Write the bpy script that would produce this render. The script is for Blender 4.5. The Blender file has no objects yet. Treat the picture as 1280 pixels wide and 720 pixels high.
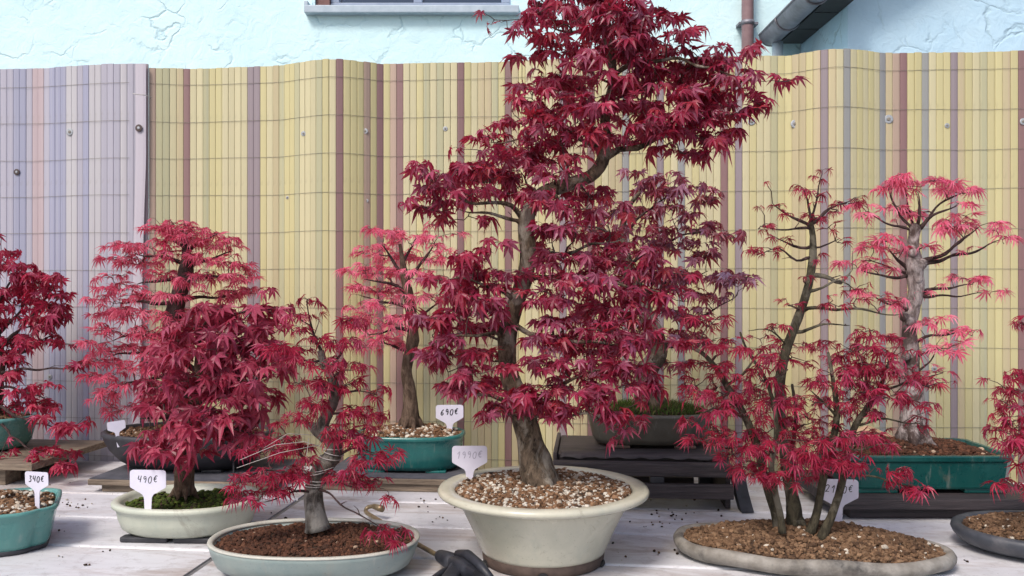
import bpy, bmesh, math, random
import numpy as np
from mathutils import Vector, Matrix, noise as mnoise

SC = bpy.context.scene
COL = SC.collection
R = math.radians

# ------------------------------------------------------------------ camera
CAMZ = 1.33          # eye height; the table top is at 0.75
TZ = 0.75
F = 1100.0
cam_d = bpy.data.cameras.new('camera')
cam = bpy.data.objects.new('camera', cam_d)
COL.objects.link(cam)
cam.location = (0, 0, CAMZ)
cam.rotation_euler = (R(90), 0, 0)
cam_d.sensor_width = 36.0
cam_d.lens = 36.0 * F / 1280.0
cam_d.clip_start = 0.05
cam_d.clip_end = 500
SC.camera = cam

# ------------------------------------------------------------------ light
SUN_EL, SUN_AZ = 49.0, 212.0     # azimuth clockwise from +Y: behind the camera, a little left
world = bpy.data.worlds.new('World')
SC.world = world
world.use_nodes = True
wn = world.node_tree
sky = wn.nodes.new('ShaderNodeTexSky')
sky.sky_type = 'NISHITA'
sky.sun_disc = False
sky.sun_elevation = R(SUN_EL)
sky.sun_rotation = R(SUN_AZ)
sky.air_density = 1.0
sky.dust_density = 3.0
sky.ozone_density = 1.0
wn.links.new(sky.outputs[0], wn.nodes['Background'].inputs[0])
wn.nodes['Background'].inputs[1].default_value = 0.115

sun_d = bpy.data.lights.new('sun', 'SUN')
sun_d.energy = 1.7
sun_d.angle = R(16)
sun_d.color = (1.0, 0.93, 0.85)
sun = bpy.data.objects.new('sun', sun_d)
COL.objects.link(sun)
_el, _az = R(SUN_EL), R(SUN_AZ)
_sd = Vector((math.sin(_az) * math.cos(_el), math.cos(_az) * math.cos(_el), math.sin(_el)))
sun.rotation_euler = _sd.to_track_quat('Z', 'Y').to_euler()
sun.location = (0, -3, 8)

SC.view_settings.view_transform = 'Standard'
SC.view_settings.look = 'None'
SC.view_settings.exposure = 0.64
SC.view_settings.gamma = 1.0
SC.view_settings.use_curve_mapping = False
try:
    SC.cycles.max_bounces = 6
    SC.cycles.transparent_max_bounces = 4
except Exception:
    pass

# ------------------------------------------------------------------ helpers
def P(px, py, d):
    """the point that the 1280x720 photograph shows at (px, py), d metres away"""
    return Vector(((px - 640) / F * d, d, CAMZ - (py - 360) / F * d))

def tag(o, label=None, cat=None, group=None, kind=None):
    if label: o['label'] = label
    if cat: o['category'] = cat
    if group: o['group'] = group
    if kind: o['kind'] = kind
    return o

def thing(name, label, cat, loc=(0, 0, 0), group=None):
    o = bpy.data.objects.new(name, None)
    o.empty_display_size = 0.05
    COL.objects.link(o)
    o.location = loc
    o['label'] = label; o['category'] = cat
    if group: o['group'] = group
    return o

def link(name, me, parent=None, mats=None, kind=None):
    """mesh given in world coordinates; parent Empties sit unrotated at their location"""
    o = bpy.data.objects.new(name, me)
    COL.objects.link(o)
    if mats and not len(me.materials):
        for m in (mats if isinstance(mats, (list, tuple)) else [mats]):
            me.materials.append(m)
    if parent is not None:
        o.parent = parent
        o.matrix_parent_inverse = world_of(parent).inverted()
    if kind: o['kind'] = kind
    return o

def world_of(o):
    m = Matrix.LocRotScale(o.location, o.rotation_euler, o.scale)
    if o.parent is None:
        return m
    return world_of(o.parent) @ o.matrix_parent_inverse @ m

class MB:
    """collects shapes into one mesh"""
    def __init__(self):
        self.v = []; self.f = []; self.col = []; self.smooth = []
    def add(self, vs, fs, c=None, smooth=True):
        b = len(self.v)
        self.v.extend([tuple(x) for x in vs])
        for f in fs:
            self.f.append(tuple(i + b for i in f))
            self.col.append(c)
            self.smooth.append(smooth)
    def box(self, lo, hi, M=None, c=None, bev=0.0):
        x0, y0, z0 = lo; x1, y1, z1 = hi
        if bev > 0:
            bm = bmesh.new()
            bmesh.ops.create_cube(bm, size=1)
            for v in bm.verts:
                v.co = Vector((x0 + (v.co.x + .5) * (x1 - x0), y0 + (v.co.y + .5) * (y1 - y0), z0 + (v.co.z + .5) * (z1 - z0)))
            bmesh.ops.bevel(bm, geom=bm.edges[:], offset=bev, segments=2, affect='EDGES', profile=0.6)
            bm.verts.index_update()
            vs = [v.co.copy() for v in bm.verts]
            fs = [[v.index for v in f.verts] for f in bm.faces]
            bm.free()
        else:
            vs = [Vector((x, y, z)) for x in (x0, x1) for y in (y0, y1) for z in (z0, z1)]
            fs = [(0, 1, 3, 2), (4, 6, 7, 5), (0, 4, 5, 1), (2, 3, 7, 6), (0, 2, 6, 4), (1, 5, 7, 3)]
        if M is not None:
            vs = [M @ v for v in vs]
        self.add(vs, fs, c, smooth=False)
        return self
    def tube(self, pts, rad, n=8, c=None, cap=True, bumpy=0.0, seed=0.0, squash=None):
        pts = [Vector(p) for p in pts]
        if not isinstance(rad, (list, tuple)):
            rad = [rad] * len(pts)
        vs = []; fs = []
        t = (pts[1] - pts[0]).normalized()
        ref = Vector((0, 1, 0)) if abs(t.y) < 0.8 else Vector((1, 0, 0))
        u = t.cross(ref).normalized()
        for i, p in enumerate(pts):
            a = pts[max(0, i - 1)]; b = pts[min(len(pts) - 1, i + 1)]
            tt = (b - a)
            if tt.length < 1e-9: tt = t
            t = tt.normalized()
            u = (u - t * u.dot(t))
            if u.length < 1e-6: u = t.orthogonal()
            u.normalize()
            w = t.cross(u)
            for k in range(n):
                an = 2 * math.pi * k / n
                r = rad[i]
                d = u * math.cos(an) + w * math.sin(an)
                if bumpy:
                    q = p + d * r
                    s = q * (0.55 / max(rad[0], 1e-4)) + Vector((seed, 0, 0))
                    r *= 1 + bumpy * (mnoise.noise(s) + .5 * mnoise.noise(s * 2.3))
                vs.append(p + d * r)
        m = len(pts)
        for i in range(m - 1):
            for k in range(n):
                k2 = (k + 1) % n
                fs.append((i * n + k, i * n + k2, (i + 1) * n + k2, (i + 1) * n + k))
        if cap and n >= 3:
            fs.append(tuple(range(n))[::-1]); fs.append(tuple((m - 1) * n + k for k in range(n)))
        self.add(vs, fs, c)
        return self
    def mesh(self, name, mats=None, attr=None):
        me = bpy.data.meshes.new(name)
        me.from_pydata(self.v, [], self.f)
        me.polygons.foreach_set('use_smooth', self.smooth)
        if attr:
            a = me.attributes.new(attr, 'FLOAT_COLOR', 'FACE')
            cc = np.ones((len(self.f), 4), dtype=np.float32)
            for i, c in enumerate(self.col):
                if c is not None:
                    cc[i, :len(c)] = c
            a.data.foreach_set('color', cc.ravel())
        me.update()
        if mats:
            for m in (mats if isinstance(mats, (list, tuple)) else [mats]):
                me.materials.append(m)
        return me

def catmull(pts, step):
    """resample a polyline [(Vector, r)] as a smooth curve"""
    out = []
    n = len(pts)
    for i in range(n - 1):
        p0 = pts[max(0, i - 1)]; p1 = pts[i]; p2 = pts[i + 1]; p3 = pts[min(n - 1, i + 2)]
        k = max(2, int((p2[0] - p1[0]).length / step))
        for j in range(k):
            t = j / k
            t2, t3 = t * t, t * t * t
            v = 0.5 * ((2 * p1[0]) + (p2[0] - p0[0]) * t + (2 * p0[0] - 5 * p1[0] + 4 * p2[0] - p3[0]) * t2 + (3 * p1[0] - p0[0] - 3 * p2[0] + p3[0]) * t3)
            r = p1[1] + (p2[1] - p1[1]) * t
            out.append((v, r))
    out.append(pts[-1])
    return out

# ------------------------------------------------------------------ materials
class NT:
    def __init__(self, name):
        self.m = bpy.data.materials.new(name)
        self.m.use_nodes = True
        self.t = self.m.node_tree
        self.b = self.t.nodes['Principled BSDF']
        self.out = self.t.nodes['Material Output']
    def n(self, typ, **kw):
        nd = self.t.nodes.new(typ)
        for k, v in kw.items():
            if k.startswith('i_'):
                key = k[2:]
                key = int(key) if key.isdigit() else key.replace('_', ' ')
                nd.inputs[key].default_value = v
            else:
                setattr(nd, k, v)
        return nd
    def l(self, a, b):
        self.t.links.new(a, b)
    def ramp(self, fac, stops, interp='LINEAR'):
        nd = self.n('ShaderNodeValToRGB')
        nd.color_ramp.interpolation = interp
        el = nd.color_ramp.elements
        while len(el) < len(stops): el.new(0.5)
        for e, (p, c) in zip(el, stops):
            e.position = p
            e.color = (c[0], c[1], c[2], 1) if isinstance(c, (tuple, list)) else (c, c, c, 1)
        self.l(fac, nd.inputs[0])
        return nd.outputs[0]
    def mix(self, fac, a, b, blend='MIX'):
        nd = self.n('ShaderNodeMix', data_type='RGBA', blend_type=blend)
        for s, x in ((0, fac), (6, a), (7, b)):
            if isinstance(x, (int, float)): nd.inputs[s].default_value = x
            elif isinstance(x, (tuple, list)): nd.inputs[s].default_value = (x[0], x[1], x[2], 1)
            else: self.l(x, nd.inputs[s])
        return nd.outputs[2]
    def coord(self, kind='Object', scale=(1, 1, 1)):
        tc = self.n('ShaderNodeTexCoord')
        mp = self.n('ShaderNodeMapping')
        mp.inputs['Scale'].default_value = scale
        self.l(tc.outputs[kind], mp.inputs['Vector'])
        return mp.outputs[0]
    def noise(self, vec, scale, detail=4, rough=0.55, dist=0.0):
        nd = self.n('ShaderNodeTexNoise')
        nd.inputs['Scale'].default_value = scale
        nd.inputs['Detail'].default_value = detail
        nd.inputs['Roughness'].default_value = rough
        nd.inputs['Distortion'].default_value = dist
        if vec is not None: self.l(vec, nd.inputs['Vector'])
        return nd.outputs[0]
    def bump(self, h, strength=0.3, dist=0.01):
        nd = self.n('ShaderNodeBump')
        nd.inputs['Strength'].default_value = strength
        nd.inputs['Distance'].default_value = dist
        self.l(h, nd.inputs['Height'])
        self.l(nd.outputs[0], self.b.inputs['Normal'])
    def set(self, **kw):
        for k, v in kw.items():
            s = self.b.inputs[k.replace('_', ' ')]
            if isinstance(v, (int, float)): s.default_value = v
            elif isinstance(v, (tuple, list)): s.default_value = (v[0], v[1], v[2], 1)
            else: self.l(v, s)
        return self

def mat_plain(name, a, b, scale=30, rough=0.5, bump=0.15, bdist=0.002, stretch=(1, 1, 1), spec=0.5, metal=0.0, coat=0.0, wear=None):
    q = NT(name)
    v = q.coord('Object', stretch)
    n1 = q.noise(v, scale, 5, 0.6)
    c = q.ramp(n1, [(0.3, a), (0.7, b)])
    if wear:
        n2 = q.noise(v, scale * 0.35, 6, 0.7)
        c = q.mix(q.ramp(n2, [(0.54, 0), (0.68, 1)]), c, wear)
    q.set(Base_Color=c, Roughness=rough, Metallic=metal, Specular_IOR_Level=spec)
    if coat: q.set(Coat_Weight=coat, Coat_Roughness=0.12)
    if bump:
        q.bump(q.noise(v, scale * 2.2, 4), bump, bdist)
    return q.m

def mat_leaf(name, cols, sheen=(0.34, 0.25, 0.36), trans=0.35, rough=0.42, tcol=(0.75, 0.05, 0.10)):
    """leaf colour varies leaf by leaf, with a sky sheen painted into it"""
    q = NT(name)
    at = q.n('ShaderNodeAttribute', attribute_name='tone')
    oi = q.n('ShaderNodeObjectInfo')
    ad = q.n('ShaderNodeMath', operation='ADD')
    q.l(at.outputs['Fac'], ad.inputs[0]); q.l(oi.outputs['Random'], ad.inputs[1])
    fr = q.n('ShaderNodeMath', operation='FRACT'); q.l(ad.outputs[0], fr.inputs[0])
    n = len(cols)
    c = q.ramp(fr.outputs[0], [((i + .5) / n, cc) for i, cc in enumerate(cols)])
    m7 = q.n('ShaderNodeMath', operation='MULTIPLY'); q.l(fr.outputs[0], m7.inputs[0]); m7.inputs[1].default_value = 17.31
    f7 = q.n('ShaderNodeMath', operation='FRACT'); q.l(m7.outputs[0], f7.inputs[0])
    c = q.mix(q.ramp(f7.outputs[0], [(0.62, 0), (1.0, 0.50)]), c, sheen)  # sky sheen on some leaves, painted into the base colour
    v = q.coord('Object')
    c = q.mix(q.ramp(q.noise(v, 160, 3), [(0.42, 0), (0.80, 0.30)]), c, sheen)  # patchy sheen, also painted into the colour
    ar = q.n('ShaderNodeAttribute', attribute_name='rib')
    c = q.mix(q.ramp(ar.outputs['Fac'], [(0.76, 0), (0.97, 0.28)]), c, sheen)
    c = q.mix(q.ramp(q.noise(v, 55, 4, 0.7), [(0.62, 0), (0.74, 0.55)]), c, (0.07, 0.022, 0.014))
    q.set(Base_Color=c, Roughness=rough, Specular_IOR_Level=0.42)
    tr = q.n('ShaderNodeBsdfTranslucent')
    q.l(q.mix(0.55, c, tcol), tr.inputs['Color'])
    mx = q.n('ShaderNodeMixShader'); mx.inputs[0].default_value = trans
    q.l(q.b.outputs[0], mx.inputs[1]); q.l(tr.outputs[0], mx.inputs[2])
    q.l(mx.outputs[0], q.out.inputs['Surface'])
    return q.m

def mat_bark(name, dark, light, patch=None, scale=60):
    q = NT(name)
    v = q.coord('Object', (1, 1, 0.45))
    n1 = q.noise(v, scale, 8, 0.68, 0.6)
    c = q.ramp(n1, [(0.40, dark), (0.60, light)])
    if patch:
        n2 = q.noise(q.coord('Object', (1, 1, 0.8)), scale * 0.28, 6, 0.65, 0.5)
        c = q.mix(q.ramp(n2, [(0.50, 0), (0.60, 1)]), c, patch)
    q.set(Base_Color=c, Roughness=0.85, Specular_IOR_Level=0.25)
    q.bump(q.noise(q.coord('Object', (1, 1, 0.3)), scale * 2.2, 7, 0.75, 0.8), 1.0, 0.006)
    return q.m

def mat_attr(name, rough=0.9, bump=0.4, spec=0.2):
    """colour of every grain / clump is stored on its faces"""
    q = NT(name)
    at = q.n('ShaderNodeAttribute', attribute_name='tint')
    v = q.coord('Object')
    c = q.mix(q.ramp(q.noise(v, 400, 3), [(0.3, 0.35), (0.7, 0.0)]), at.outputs['Color'], (0.05, 0.03, 0.02), 'MIX')
    q.set(Base_Color=c, Roughness=rough, Specular_IOR_Level=spec)
    q.bump(q.noise(v, 700, 3), bump, 0.001)
    return q.m

M_grain = mat_attr('grain')
M_ink = mat_plain('ink', (0.012, 0.012, 0.02), (0.02, 0.02, 0.03), 50, 0.5, 0)
M_ink_faded = mat_plain('faded ink', (0.30, 0.28, 0.38), (0.42, 0.40, 0.50), 200, 0.6, 0)
M_tag = mat_plain('label plastic', (0.62, 0.60, 0.72), (0.70, 0.68, 0.79), 20, 0.45, 0.05)
M_wood_grey = mat_plain('weathered wood', (0.10, 0.075, 0.055), (0.27, 0.21, 0.155), 9, 0.85, 0.6, 0.003, (1, 8, 14))
M_wood_top = mat_plain('slate felt', (0.045, 0.047, 0.06), (0.09, 0.09, 0.11), 30, 0.9, 0.3)
M_wood_dark = mat_plain('dark stained wood', (0.018, 0.014, 0.016), (0.060, 0.048, 0.052), 8, 0.65, 0.6, 0.003, (1, 9, 14))
M_black = mat_plain('black rubber', (0.010, 0.011, 0.016), (0.028, 0.030, 0.04), 40, 0.5, 0.2)
M_brass = mat_plain('tarnished brass', (0.20, 0.15, 0.085), (0.34, 0.27, 0.17), 90, 0.45, 0.2, 0.001, metal=0.7)
M_wirewhite = mat_plain('pale twine', (0.33, 0.31, 0.30), (0.48, 0.46, 0.44), 200, 0.8, 0)

def mat_glaze(name, a, b, rim, rough=0.25, low=None, scale=14):
    """glazed stoneware; the glaze thins to another colour in blotches"""
    q = NT(name)
    v = q.coord('Object')
    n1 = q.noise(v, scale, 6, 0.6, 0.4)
    c = q.ramp(n1, [(0.3, a), (0.7, b)])
    n2 = q.noise(q.coord('Object', (1, 1, 0.25)), scale * 1.8, 6, 0.7)
    c = q.mix(q.ramp(n2, [(0.55, 0), (0.75, 0.6)]), c, rim)
    n3 = q.noise(v, 260, 2)
    c = q.mix(q.ramp(n3, [(0.68, 0), (0.74, 0.5)]), c, (0.12, 0.09, 0.06))
    n4 = q.noise(q.coord('Object', (1, 1, 0.12)), 55, 5, 0.65)
    c = q.mix(q.ramp(n4, [(0.60, 0), (0.78, 0.40)]), c, (0.46, 0.45, 0.42))
    n5 = q.noise(v, 9, 8, 0.75, 1.0)
    c = q.mix(q.ramp(n5, [(0.58, 0), (0.66, 0.35)]), c, (0.17, 0.13, 0.095))
    q.set(Base_Color=c, Roughness=q.ramp(n1, [(0.3, rough), (0.7, rough + 0.15)]), Specular_IOR_Level=0.5)
    q.bump(q.noise(v, 40, 3), 0.08, 0.004)
    return q.m
M_cream = mat_glaze('cream glaze', (0.45, 0.44, 0.355), (0.55, 0.53, 0.43), (0.39, 0.41, 0.35), 0.13)
M_cream2 = mat_glaze('pale cream glaze', (0.42, 0.45, 0.38), (0.52, 0.54, 0.45), (0.34, 0.40, 0.36), 0.3)
M_celadon = mat_glaze('celadon glaze', (0.20, 0.265, 0.26), (0.30, 0.345, 0.325), (0.33, 0.30, 0.25), 0.3)
M_rim_highlight = mat_glaze('rim highlight glaze', (0.42, 0.42, 0.37), (0.52, 0.51, 0.45), (0.34, 0.30, 0.25), 0.3)  # the tray rim's highlight, put into a paler glaze colour
M_teal = mat_glaze('teal glaze', (0.010, 0.105, 0.105), (0.022, 0.165, 0.155), (0.05, 0.20, 0.19), 0.18)
M_teal_light = mat_glaze('pale teal glaze', (0.06, 0.20, 0.19), (0.11, 0.28, 0.255), (0.20, 0.34, 0.31), 0.2)
M_teal_deep = mat_glaze('deep green glaze', (0.004, 0.055, 0.055), (0.010, 0.085, 0.078), (0.02, 0.10, 0.10), 0.22)
M_oldglaze = mat_glaze('worn grey green glaze', (0.075, 0.068, 0.054), (0.13, 0.125, 0.105), (0.15, 0.085, 0.055), 0.4)
M_clay = mat_plain('unglazed clay', (0.055, 0.036, 0.030), (0.11, 0.075, 0.06), 40, 0.8, 0.3)
M_slab = mat_plain('grey stoneware', (0.14, 0.125, 0.105), (0.32, 0.30, 0.27), 26, 0.7, 0.6, 0.004, wear=(0.07, 0.065, 0.06))
M_ironware = mat_plain('dark blue grey stoneware', (0.028, 0.032, 0.042), (0.060, 0.066, 0.082), 30, 0.5, 0.3, wear=(0.10, 0.10, 0.11))
M_blackpot = mat_plain('dark unglazed stoneware', (0.018, 0.018, 0.024), (0.040, 0.040, 0.048), 30, 0.55, 0.2)
M_soil = mat_plain('soil', (0.03, 0.017, 0.010), (0.08, 0.045, 0.026), 120, 0.95, 0.8, 0.004)

# ------------------------------------------------------------------ ground, walls
mq = NT('paving ground')
_v = mq.coord('Object')
mq.set(Base_Color=mq.ramp(mq.noise(_v, 3, 8, 0.65), [(0.3, (0.13, 0.125, 0.12)), (0.7, (0.22, 0.21, 0.20))]), Roughness=0.9)
mq.bump(mq.noise(_v, 60, 5), 0.4, 0.01)
mb = MB()
mb.add([(-150, -150, 0), (150, -150, 0), (150, 150, 0), (-150, 150, 0)], [(0, 1, 2, 3)], smooth=False)
tag(link('ground', mb.mesh('ground', mq.m)), kind='structure')

# rotated frame of the fence and the table: u runs along the fence, v away from the camera
ANG = R(4.7)
U = Vector((math.cos(ANG), -math.sin(ANG), 0))
V = Vector((math.sin(ANG), math.cos(ANG), 0))
ORG = Vector((0, 2.86, 0))
def uv(u, v, z=0.0):
    q = ORG + U * u + V * v
    q.z = z
    return q
MUV = Matrix.Translation(ORG) @ Matrix.Rotation(-ANG, 4, 'Z')

def mat_stucco(name, ca, cb, crack):
    q = NT(name)
    v = q.coord('Object')
    n = q.n('ShaderNodeTexNoise'); n.inputs['Scale'].default_value = 2.2; n.inputs['Detail'].default_value = 5
    q.l(v, n.inputs['Vector'])
    wv = q.mix(0.30, v, n.outputs['Color'], 'LINEAR_LIGHT')
    vo = q.n('ShaderNodeTexVoronoi', feature='DISTANCE_TO_EDGE'); vo.inputs['Scale'].default_value = 3.6
    q.l(wv, vo.inputs['Vector'])
    edge = q.ramp(vo.outputs['Distance'], [(0.0, 0.7), (0.05, 0.0)])
    gate = q.ramp(q.noise(v, 2.6, 3), [(0.44, 0.0), (0.60, 1.0)])
    mm = q.n('ShaderNodeMath', operation='MULTIPLY'); q.l(edge, mm.inputs[0]); q.l(gate, mm.inputs[1])
    base = q.ramp(q.noise(v, 3.5, 7, 0.65), [(0.3, ca), (0.7, cb)])
    c = q.mix(mm.outputs[0], base, crack)
    q.set(Base_Color=c, Roughness=0.9, Specular_IOR_Level=0.2)
    hh = q.n('ShaderNodeMath', operation='SUBTRACT')
    h1 = q.noise(v, 9, 6, 0.6, 0.8)
    q.l(h1, hh.inputs[0]); q.l(mm.outputs[0], hh.inputs[1])
    q.bump(hh.outputs[0], 0.42, 0.022)
    return q.m
M_stucco = mat_stucco('pale blue stucco', (0.61, 0.84, 0.90), (0.69, 0.89, 0.93), (0.45, 0.66, 0.74))
M_stucco2 = mat_stucco('blue white stucco', (0.46, 0.66, 0.82), (0.54, 0.73, 0.87), (0.38, 0.54, 0.64))
M_pipe = mat_plain('mauve painted pipe', (0.22, 0.135, 0.145), (0.28, 0.18, 0.19), 20, 0.5, 0.1)
M_zinc = mat_plain('dull zinc', (0.13, 0.125, 0.145), (0.26, 0.25, 0.29), 12, 0.5, 0.25, 0.003, metal=0.35)
M_soffit = mat_plain('dark soffit boards', (0.008, 0.008, 0.010), (0.020, 0.019, 0.021), 12, 0.7, 0.3)
M_frame = mat_plain('grey blue window frame', (0.22, 0.27, 0.38), (0.28, 0.33, 0.44), 18, 0.4, 0.05)
M_sill = mat_plain('zinc window sill', (0.36, 0.44, 0.52), (0.46, 0.54, 0.62), 18, 0.5, 0.1)
q = NT('window glass'); q.set(Base_Color=(0.03, 0.05, 0.09), Roughness=0.08); M_glass = q.m
M_jamb = mat_plain('red brown window reveal', (0.13, 0.055, 0.05), (0.19, 0.09, 0.08), 20, 0.6, 0.1)

YW = 6.2
hs = thing('house', 'pale blue stucco house wall with window sill above the yellow screen', 'house', (0, YW, 0))
wx0, wx1, wz0 = -1.39, -0.01, CAMZ + 1.975     # window opening
mb = MB()
TOP = 7.5
mb.box((-9, YW, 0), (wx0, YW + .35, TOP))
mb.box((wx1, YW, 0), (9, YW + .35, TOP))
mb.box((wx0, YW, 0), (wx1, YW + .35, wz0))
mb.box((wx0, YW, wz0 + 1.3), (wx1, YW + .35, TOP))
link('wall', mb.mesh('wall', M_stucco), hs)
mb = MB().box((-9.4, YW - .5, TOP), (9.4, YW + 4, TOP + .12)).box((-9.4, YW - .62, TOP - .14), (9.4, YW - .502, TOP + .02))
link('roof', mb.mesh('roof', M_soffit), hs)
mb = MB()
mb.box((wx0 + .10, YW + .06, wz0 + .005), (wx1 - .003, YW + .13, wz0 + .055), bev=.004)
mb.box((wx0 + .10, YW + .06, wz0 + 1.22), (wx1 - .003, YW + .13, wz0 + 1.297), bev=.004)
for x in (wx0 + .10, -0.70, wx1 - .063):
    mb.box((x, YW + .063, wz0 + .0555), (x + .06, YW + .127, wz0 + 1.2195), bev=.004)
wf = link('window', mb.mesh('window', M_frame), hs)
link('pane', MB().box((wx0 + .165, YW + .09, wz0 + .058), (-0.703, YW + .1, wz0 + 1.218)).mesh('pane', M_glass), wf)
link('pane', MB().box((-0.637, YW + .09, wz0 + .058), (wx1 - .066, YW + .1, wz0 + 1.218)).mesh('pane', M_glass), wf)
link('reveal', MB().box((wx0 + .002, YW + .03, wz0 + .005), (wx0 + .098, YW + .12, wz0 + 1.297)).mesh('reveal', M_jamb), wf)
mb = MB().box((wx0 - .06, YW - .07, wz0 - .055), (wx1 + .06, YW + .055, wz0 - .002), bev=.006)
mb.box((wx0 - .062, YW - .06, wz0 - .0015), (wx0 - .035, YW - .003, wz0 + .03), bev=.004)
link('sill', mb.mesh('sill', M_sill), wf)
px = (935 - 640) / F * (YW - .1)
mb = MB().tube([(px, YW - .09, 0.05), (px, YW - .09, TOP - .15)], 0.042, 14)
dp = link('downpipe', mb.mesh('downpipe', M_pipe), hs)
for z in (CAMZ + 1.84, CAMZ - .2, CAMZ + 3.6):
    mb = MB().tube([(px, YW - .09, z - .015), (px, YW - .09, z + .015)], 0.047, 14)
    mb.box((px - .06, YW - .09, z - .008), (px + .075, YW - .004, z + .008))
    link('pipe_clamp', mb.mesh('pipe_clamp', M_zinc), dp)
mb = MB().tube([(px, YW - .09, CAMZ + 1.625), (px, YW - .09, CAMZ + 1.66)], 0.0455, 14)
link('pipe_socket', mb.mesh('pipe_socket', M_pipe), dp)

# right-hand house: its front faces the camera, its eave runs back along the left side
h2 = thing('house', 'grey white stucco house corner under a dark eave with round gutter', 'house', (3.5, 5.1, 0))
XS, YF = 2.03, 5.32
gz = CAMZ + 1.71
mb = MB()
gp = [(XS, 0), (7.5, 0), (7.5, gz + 3.28), (XS, gz + .02)]
mb.add([(x, YF, z) for x, z in gp] + [(x, YW - .006, z) for x, z in gp], [(0, 1, 2, 3), (7, 6, 5, 4)] + [(i, 4 + i, 4 + (i + 1) % 4, (i + 1) % 4) for i in range(4)], smooth=False)
link('wall', mb.mesh('wall', M_stucco2), h2)
link('soffit', MB().box((XS - .185, 5.06, gz), (XS - .004, 6.15, gz + .03)).mesh('soffit', M_soffit), h2)
for k in range(3):
    y = 5.08 + k * .35
    link('soffit_panel', MB().box((XS - .178 + .012 * (k % 2), y, gz - .012), (XS - .012, y + .338, gz - .0005), bev=.003).mesh('soffit_panel', M_soffit), h2)
mb = MB()
gp = [(XS - .22, gz - .075), (7.6, gz + 3.40), (7.6, gz + 3.52), (XS - .22, gz + .045)]
gp = [(x, z + .10) for x, z in gp]
mb.add([(x, 5.04, z) for x, z in gp] + [(x, 6.17, z) for x, z in gp], [(0, 1, 2, 3), (7, 6, 5, 4)] + [(i, 4 + i, 4 + (i + 1) % 4, (i + 1) % 4) for i in range(4)], smooth=False)
link('roof', mb.mesh('roof', M_soffit), h2)
link('fascia', MB().box((XS - .192, 5.06, gz - .03), (XS - .1855, 6.12, gz + .031)).mesh('fascia', M_soffit), h2)
# half-round gutter
mb = MB()
GX, GZ, GR = XS - .270, gz + .012, .074
vs = []; fs = []
segs = 14
ys = [5.02, 5.25, 5.5, 5.75, 6.0]
for y in ys:
    for rr in (GR, GR - .006):
        for k in range(segs + 1):
            a = math.pi + math.pi * k / segs
            vs.append((GX + rr * math.cos(a), y, GZ + rr * math.sin(a)))
W_ = (segs + 1)
for i in range(len(ys) - 1):
    for rr in (0, 1):
        for k in range(segs):
            a = (i * 2 + rr) * W_ + k; b = ((i + 1) * 2 + rr) * W_ + k
            fs.append((a, a + 1, b + 1, b) if rr == 0 else (a, b, b + 1, a + 1))
for i in (0, len(ys) - 1):
    for k in range(segs):
        a = i * 2 * W_ + k
        fs.append((a, a + 1, a + 1 + W_, a + W_))
mb.add(vs, fs)
mb.tube([(GX - GR, 5.02, GZ + .002), (GX - GR, 6.0, GZ + .002)], .008, 8)
cap = [(GX + (GR + .002) * math.cos(math.pi + math.pi * k / segs), 6.002, GZ + (GR + .002) * math.sin(math.pi + math.pi * k / segs)) for k in range(segs + 1)]
cap2 = [(x, 5.994, z) for x, y, z in cap]
mb.add(cap + cap2, [tuple(range(segs + 1)), tuple(range(segs + 1, 2 * segs + 2))], smooth=False)
gu = link('gutter', mb.mesh('gutter', M_zinc), h2)
for y in (5.62, 5.1):
    mb = MB()
    mb.tube([(GX + (GR + .004) * math.cos(math.pi + math.pi * k / segs), y, GZ + (GR + .004) * math.sin(math.pi + math.pi * k / segs)) for k in range(segs + 1)], .007, 6)
    link('gutter_joint', mb.mesh('gutter_joint', M_zinc), gu)
mb = MB().tube([(GX + .03, 5.93, GZ - .066), (GX + .03, 5.93, GZ - .16), (GX + .06, 6.0, GZ - .35), (GX + .06, 6.02, .05)], .036, 12)
link('downpipe', mb.mesh('downpipe', M_sill), h2)

# ------------------------------------------------------------------ the two screens
def smooth_bump(x, c, w):
    t = abs(x - c) / w
    return 0 if t >= 1 else (1 - t * t) ** 2
def fence_v(px):
    """offset of the screen from its line, by where along it we are (photo pixels across)"""
    v = 0.085
    v -= 0.085 * smooth_bump(px, 415, 75)
    v -= 0.075 * smooth_bump(px, 1045, 70)
    v -= 0.02 * smooth_bump(px, 700, 120)
    v -= 0.03 * smooth_bump(px, 140, 110)
    v += 0.006 * math.sin(px / 31.0)
    return v
def u_of_px(px):
    # intersect the viewing ray with the line v = fence_v
    tx = (px - 640) / F
    v = fence_v(px)
    # (ORG + U u + V v): x = tx * y
    o = ORG + V * v
    u = (tx * o.y - o.x) / (U.x - tx * U.y)
    return u, v

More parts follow.
